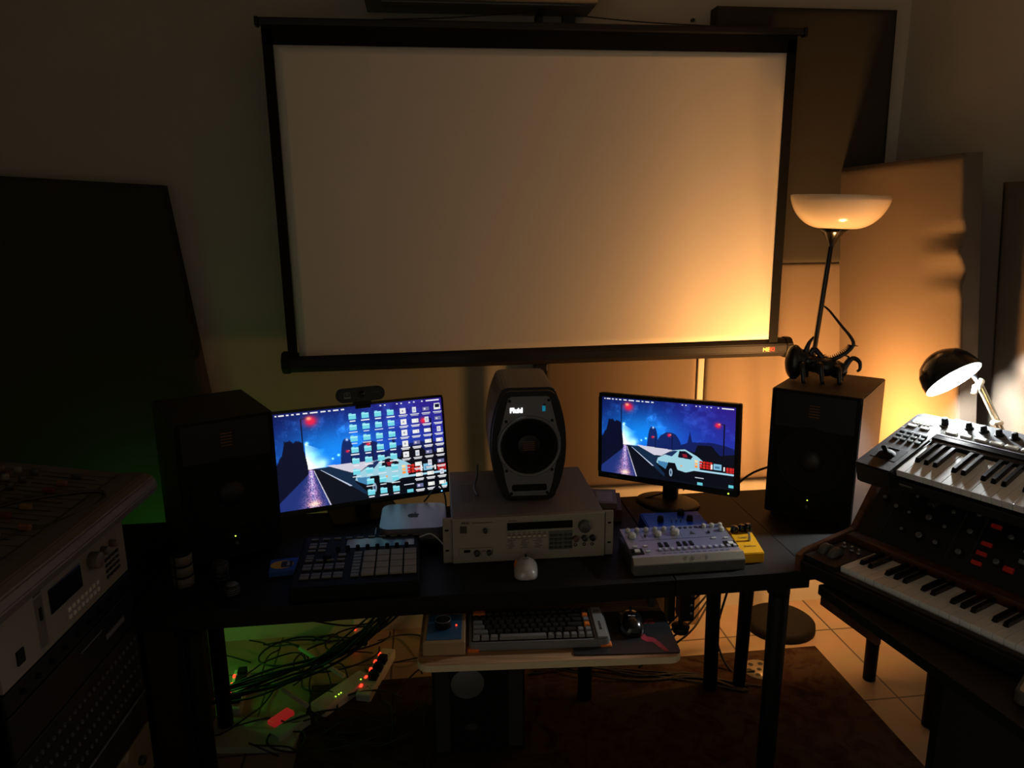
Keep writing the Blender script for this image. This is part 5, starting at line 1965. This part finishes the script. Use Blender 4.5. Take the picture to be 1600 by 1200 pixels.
# ================================================================= LEFT RACK AND MIXER
rk_ = thing('equipment_rack', 'black equipment rack at the left edge under the mixing console', 'rack', (-0.735, 1.76, 0), (0, 0, 85.5))
b = new()
for x in (-0.008, -0.522):
    box(b, (x, 0.24, 0.525), (0.018, 0.46, 1.05), bev=0.003)
box(b, (-0.265, 0.24, 0.012), (0.50, 0.46, 0.024))
box(b, (-0.265, 0.24, 1.038), (0.50, 0.46, 0.024))
box(b, (-0.265, 0.465, 0.515), (0.50, 0.012, 1.0))
obj('cabinet', b, blackm, rk_)
b = new()
for x in (-0.022, -0.508):
    box(b, (x, 0.015, 0.515), (0.014, 0.006, 0.98))
obj('rack_rail', b, dkgrey, rk_)

def rackgear(label, z0, h_, m_, name='rack_unit', y0=-0.004):
    o = thing(name, label, 'rack unit', (-0.735, 1.76, z0), (0, 0, 85.5))
    obj('faceplate', box(new(), (-0.2475, y0, h_ / 2), (0.482, 0.008, h_ - 0.002), bev=0.001), m_, o)
    obj('chassis', box(new(), (-0.2475, 0.16, h_ / 2), (0.44, 0.31, h_ - 0.008)), blackm, o)
    return o

s2 = rackgear('beige rack sampler with large display at the top of the left rack', 0.868, 0.134, mat('beige_worn', (122, 116, 102), 0.6), 'rack_sampler')
Y2 = -0.009
obj('display', box(new(), (-0.262, Y2, 0.088), (0.118, 0.003, 0.052), bev=0.001), blackg, s2)
b = new()
cyl(b, (-0.156, Y2 + 0.002, 0.098), (-0.156, Y2 - 0.020, 0.098), 0.019, 0.018, 30)
obj('jog_dial', b, mat('dial_beige', (104, 96, 84), 0.5), s2)
for x, r_ in ((-0.108, 0.010), (-0.070, 0.009)):
    b = new()
    cyl(b, (x, Y2 + 0.002, 0.098), (x, Y2 - 0.015, 0.098), r_, r_ * 0.9)
    obj('knob', b, mat('dial_beige', (104, 96, 84), 0.5), s2)
obj('keypad_plate', box(new(), (-0.155, Y2 + 0.0035, 0.048), (0.235, 0.001, 0.058)), mat('plate_bluegrey', (104, 110, 118), 0.5), s2)
bq = None
for r_ in range(4):
    for c_ in range(4):
        loc = (-0.098 + c_ * 0.0165, Y2 + 0.001, 0.070 - r_ * 0.0135)
        if bq is None:
            bq = obj('keypad_button', box(new(), (0, 0, 0), (0.012, 0.006, 0.007), bev=0.001), ink, s2)
            bq.location = loc
        else:
            rep(bq, loc)
bq = None
for c_ in range(8):
    loc = (-0.262 + c_ * 0.0165, Y2 + 0.001, 0.040)
    if bq is None:
        bq = obj('soft_button', box(new(), (0, 0, 0), (0.011, 0.006, 0.009), bev=0.001), cream_p, s2)
        bq.location = loc
    else:
        rep(bq, loc)
for c_ in range(8):
    rep(bq, (-0.262 + c_ * 0.0165, Y2 + 0.001, 0.024))
obj('paper_label', box(new(), (-0.125, Y2 + 0.002, 0.050), (0.018, 0.001, 0.030)), mat('paper_cream', (196, 180, 130), 0.8), s2)
obj('drive_slot_plate', box(new(), (-0.355, Y2 + 0.002, 0.066), (0.028, 0.002, 0.105)), mat('pale_plate', (205, 200, 190), 0.6), s2)
obj('drive_slot', box(new(), (-0.353, Y2, 0.082), (0.007, 0.002, 0.026)), blackm, s2)
obj('power_switch', box(new(), (-0.430, Y2, 0.040), (0.022, 0.005, 0.028), bev=0.001), blackm, s2)
b = new()
for z in (0.028, 0.105):
    box(b, (-0.018, Y2 + 0.003, z), (0.009, 0.0015, 0.006))
obj('mounting_slot', b, blackm, s2)
obj('level_slot', box(new(), (-0.045, Y2 + 0.002, 0.085), (0.006, 0.002, 0.06)), ink, s2)
marks('model_print', 5, 0.007, T(-0.355, Y2 + 0.0008, 0.1255) @ FRONT, ink, s2)

zz = 0.868
units = [('thin black rack unit directly below the beige sampler', 0.044, 'strip'), ('black rack unit with a pale stripe, second below the beige sampler', 0.089, 'stripe'),
         ('black patch bay full of small sockets in the left rack', 0.178, 'patch'), ('black rack unit with a bright upper edge below the patch bay', 0.089, 'edge')]
for lb, h_, kd in units:
    zz -= h_ + 0.003
    o = rackgear(lb, zz, h_, black)
    if kd == 'stripe':
        obj('pale_stripe', box(new(), (-0.10, -0.009, h_ * 0.45), (0.085, 0.002, 0.012)), midgrey, o)
        obj('indicator_line', box(new(), (-0.20, -0.009, h_ * 0.75), (0.09, 0.002, 0.003)), midgrey, o)
    if kd == 'patch':
        sk = obj('socket', lathe(new(), [(0, 0), (0.0032, 0), (0.0032, 0.002), (0.0052, 0.002), (0.0052, -0.001)], RX(90), 10), dkgrey, o)
        for r_ in range(4):
            for c_ in range(24):
                if r_ == 0 and c_ == 0:
                    sk.location = (-0.475, -0.0085, 0.03)
                else:
                    rep(sk, (-0.475 + c_ * 0.0197, -0.0085, 0.03 + r_ * 0.038))
    if kd == 'edge':
        obj('bright_edge', box(new(), (-0.2475, -0.010, h_ - 0.004), (0.482, 0.003, 0.003)), midgrey, o)
    if kd == 'strip':
        for c_ in range(9):
            obj('knob', cyl(new(), (-0.44 + c_ * 0.048, -0.007, h_ / 2), (-0.44 + c_ * 0.048, -0.018, h_ / 2), 0.006, 0.005, 14), blackm, o)
zz -= 0.138
o = rackgear('beige rack unit low in the left rack, partly lit', zz, 0.134, mat('beige_dim', (120, 108, 84), 0.6))
for c_ in range(4):
    b = new()
    cyl(b, (-0.07 - c_ * 0.05, -0.007, 0.07), (-0.07 - c_ * 0.05, -0.02, 0.07), 0.012, 0.011, 18)
    obj('knob', b, dkgrey, o)

mx_ = thing('mixing_console', 'beige mixing console with knobs and faders on top of the left rack', 'mixing console', (-0.735, 1.76, 1.052), (0, 0, 85.5))
mt = T(0, -0.105, 0.035) @ RX(10)
MXW = 0.80
b = new()
t_ = bmesh.new()
arm = [(-0.012, 0.010), (-0.016, 0.028), (-0.008, 0.046), (0.010, 0.056), (0.045, 0.058), (0.06, 0.056), (0.50, 0.112), (0.50, 0.0), (0.06, 0.0), (0.008, 0.0)]
vs = [t_.verts.new((-MXW + 0.01, y - 0.080, z)) for y, z in arm]
f = t_.faces.new(vs)
e = bmesh.ops.extrude_face_region(t_, geom=[f])
bmesh.ops.translate(t_, vec=(MXW, 0, 0), verts=[v for v in e['geom'] if isinstance(v, bmesh.types.BMVert)])
bmesh.ops.recalc_face_normals(t_, faces=t_.faces)
bmesh.ops.bevel(t_, geom=t_.edges[:], offset=0.003, segments=2, affect='EDGES')
merge(b, t_)
obj('body', b, mat('mixer_beige', (88, 84, 74), 0.5, scale=40), mx_)
ms2 = T(0, -0.020, 0.0575) @ RX(7.2)
NCH = 16
b = new()
for c_ in range(NCH + 1):
    box(b, (-0.035 - c_ * 0.045, 0.215, 0.0006), (0.0012, 0.43, 0.0008), ms2)
box(b, (-0.38, 0.004, 0.0006), (0.74, 0.002, 0.0008), ms2)
box(b, (-0.38, 0.175, 0.0006), (0.74, 0.0012, 0.0008), ms2)
obj('channel_lines', b, ink, mx_)
b = new()
for c_ in range(NCH):
    box(b, (-0.057 - c_ * 0.045, 0.090, 0.0004), (0.0022, 0.115, 0.0008), ms2)
obj('fader_slots', b, blackm, mx_)
fcaps = {}
rnd = random.Random(5)
for c_ in range(10):
    m_ = [dkgrey, mat('cap_orange', (120, 68, 30), 0.5), mat('cap_red', (96, 26, 24), 0.5), dkgrey, mat('cap_yellow', (128, 98, 40), 0.5), mat('cap_red', (96, 26, 24), 0.5), mat('cap_orange', (120, 68, 30), 0.5), mat('cap_pale', (110, 108, 100), 0.5)][c_ % 8]
    b = new()
    yy = 0.03 + rnd.random() * 0.07
    box(b, (-0.057 - c_ * 0.045, yy, 0.006), (0.010, 0.022, 0.011), ms2, bev=0.002)
    obj('fader_cap', b, m_, mx_)
kk = {}
for c_ in range(12):
    for r_ in range(7):
        m_ = [dkgrey, mat('cap_pale', (110, 108, 100), 0.5), mat('knob_tan', (92, 70, 48), 0.5), mat('knob_tan', (92, 70, 48), 0.5), mat('knob_beige', (104, 98, 84), 0.5), mat('knob_tan', (92, 70, 48), 0.5), dkgrey][r_]
        loc = ms2 @ Vector((-0.057 - c_ * 0.045, 0.165 + r_ * 0.036, 0.001))
        if m_.name not in kk:
            b = new()
            cyl(b, (0, 0, 0), (0, 0, 0.014), 0.0085, 0.007, 14)
            kk[m_.name] = obj('knob', b, m_, mx_)
            kk[m_.name].location = loc
        else:
            rep(kk[m_.name], loc)
lc = obj('patch_cable', tube(new(), [(-0.86, 1.42, 1.155), (-0.80, 1.50, 1.150), (-0.73, 1.60, 1.125), (-0.70, 1.62, 1.112), (-0.70, 1.57, 1.106), (-0.735, 1.48, 1.108), (-0.79, 1.40, 1.115), (-0.84, 1.30, 1.135)], 0.004, 8), rubber)
tag(lc, 'black looped patch cable lying across the mixing console', 'cable')

# ================================================================= UNDER THE DESK
# subwoofer / computer box
sb = thing('subwoofer', 'black cabinet with a round grey disc standing under the keyboard tray', 'subwoofer', (0.130, 2.06, 0.0125))
obj('cabinet', box(new(), (0, 0.14, 0.19), (0.29, 0.27, 0.38), bev=0.006), blackm, sb)
b = new()
lathe(b, [(0.0, 0.004), (0.045, 0.004), (0.050, 0.0), (0.052, 0.0)], T(-0.035, 0.004, 0.255) @ RX(90), 36)
obj('round_disc', b, midgrey, sb)
b = new()
prism(b, [(x * 1.7, z) for x, z in circ(0.012, 20)], 0.002, T(-0.025, 0.004, 0.10))
obj('badge', b, dkgrey, sb)
for k in range(2):
    obj('side_panel', box(new(), (-0.115 + k * 0.23, 0.0035, 0.19), (0.045, 0.003, 0.34)), mat('sub_panel', (30, 32, 28), 0.7, scale=20, vary=0.3), sb)

def strip(label, loc, rot, n, plugs, L=None):
    L = L or 0.05 * n + 0.04
    o = thing('power_strip', label, 'power strip', loc, rot)
    obj('housing', box(new(), (0, 0, 0.020), (0.055, L, 0.040), bev=0.005), mat('strip_white', (186, 188, 180), 0.45), o)
    for k in range(n):
        y = -L / 2 + 0.045 + k * 0.05
        b_ = new()
        box(b_, (-0.022, y, 0.042), (0.009, 0.014, 0.006), bev=0.001)
        obj('lit_switch', b_, red_led, o)
        b_ = new()
        for (dx, dy) in ((0.0, 0.0), (0.012, 0.007), (0.012, -0.007)):
            box(b_, (0.002 + dx, y + dy, 0.0403), (0.006, 0.003, 0.001))
        obj('socket', b_, ink, o)
        if k in plugs:
            b_ = new()
            box(b_, (0.008, y, 0.054), (0.032, 0.034, 0.028), bev=0.004)
            obj('plug', b_, blackm, o)
    return o

strip('white power strip with three red lights on the floor by the left desk leg', (-0.712, 2.475, 0.0), (0, 0, 4), 4, (0, 2, 3))
strip('white power strip with red lights leaning against the back wall under the desk', (-0.300, 2.790, 0.015), (68, 0, 8), 3, (1,), 0.20)
strip('white power strip with five red lights in the middle of the cable tangle', (-0.222, 2.520, 0.0), (0, 0, -16), 5, (1, 2, 3))

rt = thing('network_router', 'white wedge router with four green lights among the cables', 'router', (-0.335, 2.420, 0.0), (0, 0, -42))
obj('case', box(new(), (0, 0, 0.022), (0.075, 0.235, 0.040), bev=0.008), mat('router_white', (190, 192, 186), 0.4), rt)
b = new()
for y in (-0.045, -0.030, -0.020, 0.075):
    ball(b, (0.014, y, 0.0425), 0.0017)
obj('status_led', b, grn_led, rt)
ad = thing('power_adapter', 'green-lit white adapter block tilted on the cables in front of the router', 'adapter', (-0.490, 2.250, 0.0), (0, 0, -42))
obj('case', box(new(), (0, 0, 0.022), (0.050, 0.130, 0.042), bev=0.003), mat('adapter_white', (170, 190, 168), 0.5), ad)
rb = thing('red_adapter', 'red-lit adapter lying behind the white adapter block in the cables', 'adapter', (-0.530, 2.305, 0.0), (0, 0, -40))
obj('case', box(new(), (0, 0, 0.025), (0.040, 0.085, 0.024), bev=0.004), mat('lit_red_case', (220, 60, 50), 0.4, emit=(230, 50, 50), strength=0.2), rb)  # red light on the case put into its colour and faint emission
pk = obj('floor_board', box(new(), (-0.62, 2.25, 0.012), (0.32, 0.15, 0.024), T(-0.6, 2.24, 0) @ RZ(-6) @ T(0.6, -2.24, 0), bev=0.003), mat('board_pale', (176, 186, 160), 0.6))
tag(pk, 'pale board lying on the floor at the far left under the desk', 'board')
for k, (p, q, lb) in enumerate((((-0.50, 2.56, 0.13), (-0.33, 2.43, 0.085), 'pale straight tube above the router, upper of two'), ((-0.585, 2.42, 0.10), (-0.44, 2.31, 0.060), 'pale straight tube left of the router, lower of two'))):
    b = new()
    cyl(b, p, q, 0.008, 0.008)
    o = obj('tube', b, mat('tube_pale', (170, 180, 160), 0.5))
    tag(o, lb, 'tube')
cbx = thing('carton', 'plain brown carton standing by the back wall beneath the desk right side', 'box', (1.025, 2.79, 0.0))
obj('carton_body', box(new(), (0, 0, 0.165), (0.155, 0.12, 0.33), bev=0.002), mat('carton_brown', (120, 98, 74), 0.8), cbx)

# metal reel lying on the rug
rl = thing('tape_reel', 'pale metal tape reel lying on the rug between the desk legs', 'tape reel', (1.205, 2.375, 0.0125))
b = new()
lathe(b, [(0.0, 0.0), (0.062, 0.0), (0.062, 0.002), (0.0, 0.002)], I4, 40)
obj('flange', b, mat('reel_metal', (150, 140, 122), 0.4, 0.4), rl)
b = new()
for k in range(6):
    a = R(60 * k)
    prism(b, circ(0.010, 14, 0.038 * math.cos(a), 0.038 * math.sin(a)), 0.0004, T(0, 0, 0.0026) @ RX(-90))
prism(b, circ(0.009, 16), 0.0004, T(0, 0, 0.0026) @ RX(-90))
obj('reel_window', b, ink, rl)

# ---------------------------------------------------------------- cables
def cable(pts, r, label, group=None, m=rubber, n=8):
    o = obj('cable', tube(new(), pts, r, 7, n), m)
    return tag(o, label, 'cable', group)

rc = random.Random(21)
G1 = 'black cables sweeping from under the desk centre to the floor at left'
for k in range(13):
    j = lambda s: (rc.random() - 0.5) * s
    z0 = 0.60 + j(0.10)
    cable([(0.02 + j(0.05), 2.32 + j(0.10), z0), (-0.10 + j(0.05), 2.34 + j(0.08), 0.42 + j(0.05)), (-0.32 + j(0.06), 2.36 + j(0.08), 0.24 + j(0.04)),
           (-0.55 + j(0.08), 2.36 + j(0.1), 0.13 + j(0.05)), (-0.80 + j(0.1), 2.38 + j(0.12), 0.07 + j(0.05))], 0.0032 + 0.0014 * rc.random(),
          'black cable in the bundle sweeping down from the desk centre to the left floor', G1)
G2 = 'loose black cables looped on the floor under the left of the desk'
for k in range(14):
    x, y = rc.uniform(-0.78, -0.12), rc.uniform(2.18, 2.72)
    pts = [(x, y, 0.008)]
    a = rc.uniform(0, 6.28)
    for q in range(6):
        a += rc.uniform(-1.3, 1.3)
        x = min(-0.05, max(-0.86, x + 0.11 * math.cos(a)))
        y = min(2.78, max(2.14, y + 0.11 * math.sin(a)))
        pts.append((x, y, 0.008 + rc.random() * 0.06))
    cable(pts, 0.003, 'loose black cable looped on the floor under the left of the desk', G2)
for (cx_, cy_, rx_, ry_, zz_) in ((-0.30, 2.62, 0.10, 0.07, 0.10), (-0.38, 2.58, 0.13, 0.09, 0.06), (-0.36, 2.20, 0.17, 0.09, 0.03), (-0.52, 2.60, 0.12, 0.08, 0.08), (-0.25, 2.30, 0.14, 0.10, 0.016)):
    pts = []
    for q in range(12):
        a = 0.5 + q * 0.55
        pts.append((cx_ + rx_ * math.cos(a) * (1 + 0.03 * q), cy_ + ry_ * math.sin(a), zz_ + 0.012 * math.sin(a * 1.3) + 0.012))
    cable(pts, 0.0035, 'loose black cable looped on the floor under the left of the desk', G2)
G3 = 'cables hanging across the back wall under the left of the desk'
for k in range(6):
    x0 = -0.75 + 0.05 * k
    z1 = rc.uniform(0.10, 0.35)
    cable([(x0 - 0.12, 2.60, 0.40 - 0.03 * k), (x0 + 0.10, 2.62, z1 + 0.05), (x0 + 0.32, 2.63, z1), (x0 + 0.50, 2.58, z1 + 0.12), (0.0, 2.45, 0.62)], 0.0035,
          'black cable strung in front of the wall under the left of the desk', G3)
G4 = 'black cables hanging under the right of the desk'
for k in range(5):
    cable([(1.25 + 0.03 * k, 2.42 + 0.015 * k, 0.60 - 0.05 * k), (1.08, 2.40 + 0.02 * k, 0.46 - 0.045 * k), (0.92, 2.36, 0.36 - 0.04 * k), (0.72, 2.32, 0.18 - 0.02 * k)], 0.0038,
          'black cable slanting down behind the clamp under the right of the desk', G4)
cable([(1.15, 2.44, 0.50), (1.10, 2.46, 0.30), (1.06, 2.44, 0.12), (1.10, 2.38, 0.012), (1.18, 2.36, 0.02)], 0.0045, 'thick black cable bent between the two rear desk legs')
G5 = 'dark cables trailing on the rug below the keyboard tray'
for k in range(7):
    j = lambda s: (rc.random() - 0.5) * s
    cable([(0.35 + j(0.1), 2.50 + j(0.1), 0.018), (0.55, 2.44 + j(0.12), 0.016 + 0.02 * rc.random()), (0.75, 2.38 + j(0.12), 0.018), (0.95, 2.34 + j(0.08), 0.018), (1.12 + j(0.1), 2.28 + j(0.1), 0.018)], 0.0035,
          'dark cable trailing along the rug below the keyboard tray', G5)
G6 = 'dark cables hanging behind the keyboard tray'
for k in range(8):
    j = lambda s: (rc.random() - 0.5) * s
    cable([(0.36 + 0.02 * k, 2.36 + j(0.06), 0.66), (0.42 + j(0.12), 2.34, 0.45 + j(0.06)), (0.55 + j(0.12), 2.36, 0.33 + j(0.08)), (0.74 + j(0.06), 2.34, 0.46 + j(0.08))], 0.003,
          'dark cable drooping behind the keyboard tray', G6)
cable([(-0.17, 2.20, 0.745), (-0.165, 2.10, 0.76), (-0.145, 2.04, 0.745), (-0.13, 2.015, 0.745)], 0.002, 'thin white cable curling at the left side of the silver mini computer', m=white_p)
cable([(-0.035, 2.015, 0.79), (0.0, 2.02, 0.795), (0.035, 1.99, 0.772), (0.055, 1.968, 0.757)], 0.0022, 'thin white cable between the mini computer and the beige sampler', m=white_p)
cable([(-0.02, 2.26, 0.80), (0.03, 2.24, 0.86), (0.048, 2.22, 0.80), (0.02, 2.24, 0.75)], 0.003, 'black cable coiled behind the silver mini computer')
cable([(0.155, 2.30, 0.90), (0.148, 2.22, 0.895), (0.135, 2.15, 0.880), (0.140, 2.09, 0.877)], 0.0035, 'grey plug cable lying on the sampler left of the centre speaker', m=rubber_grey)
cable([(0.88, 2.38, 0.745), (0.86, 2.33, 0.775), (0.80, 2.30, 0.775), (0.72, 2.31, 0.75)], 0.003, 'black cable looped behind the right monitor stand')
cable([(1.05, 2.42, 0.70), (1.12, 2.38, 0.79), (1.20, 2.34, 0.84)], 0.004, 'black cable running up behind the right speaker')
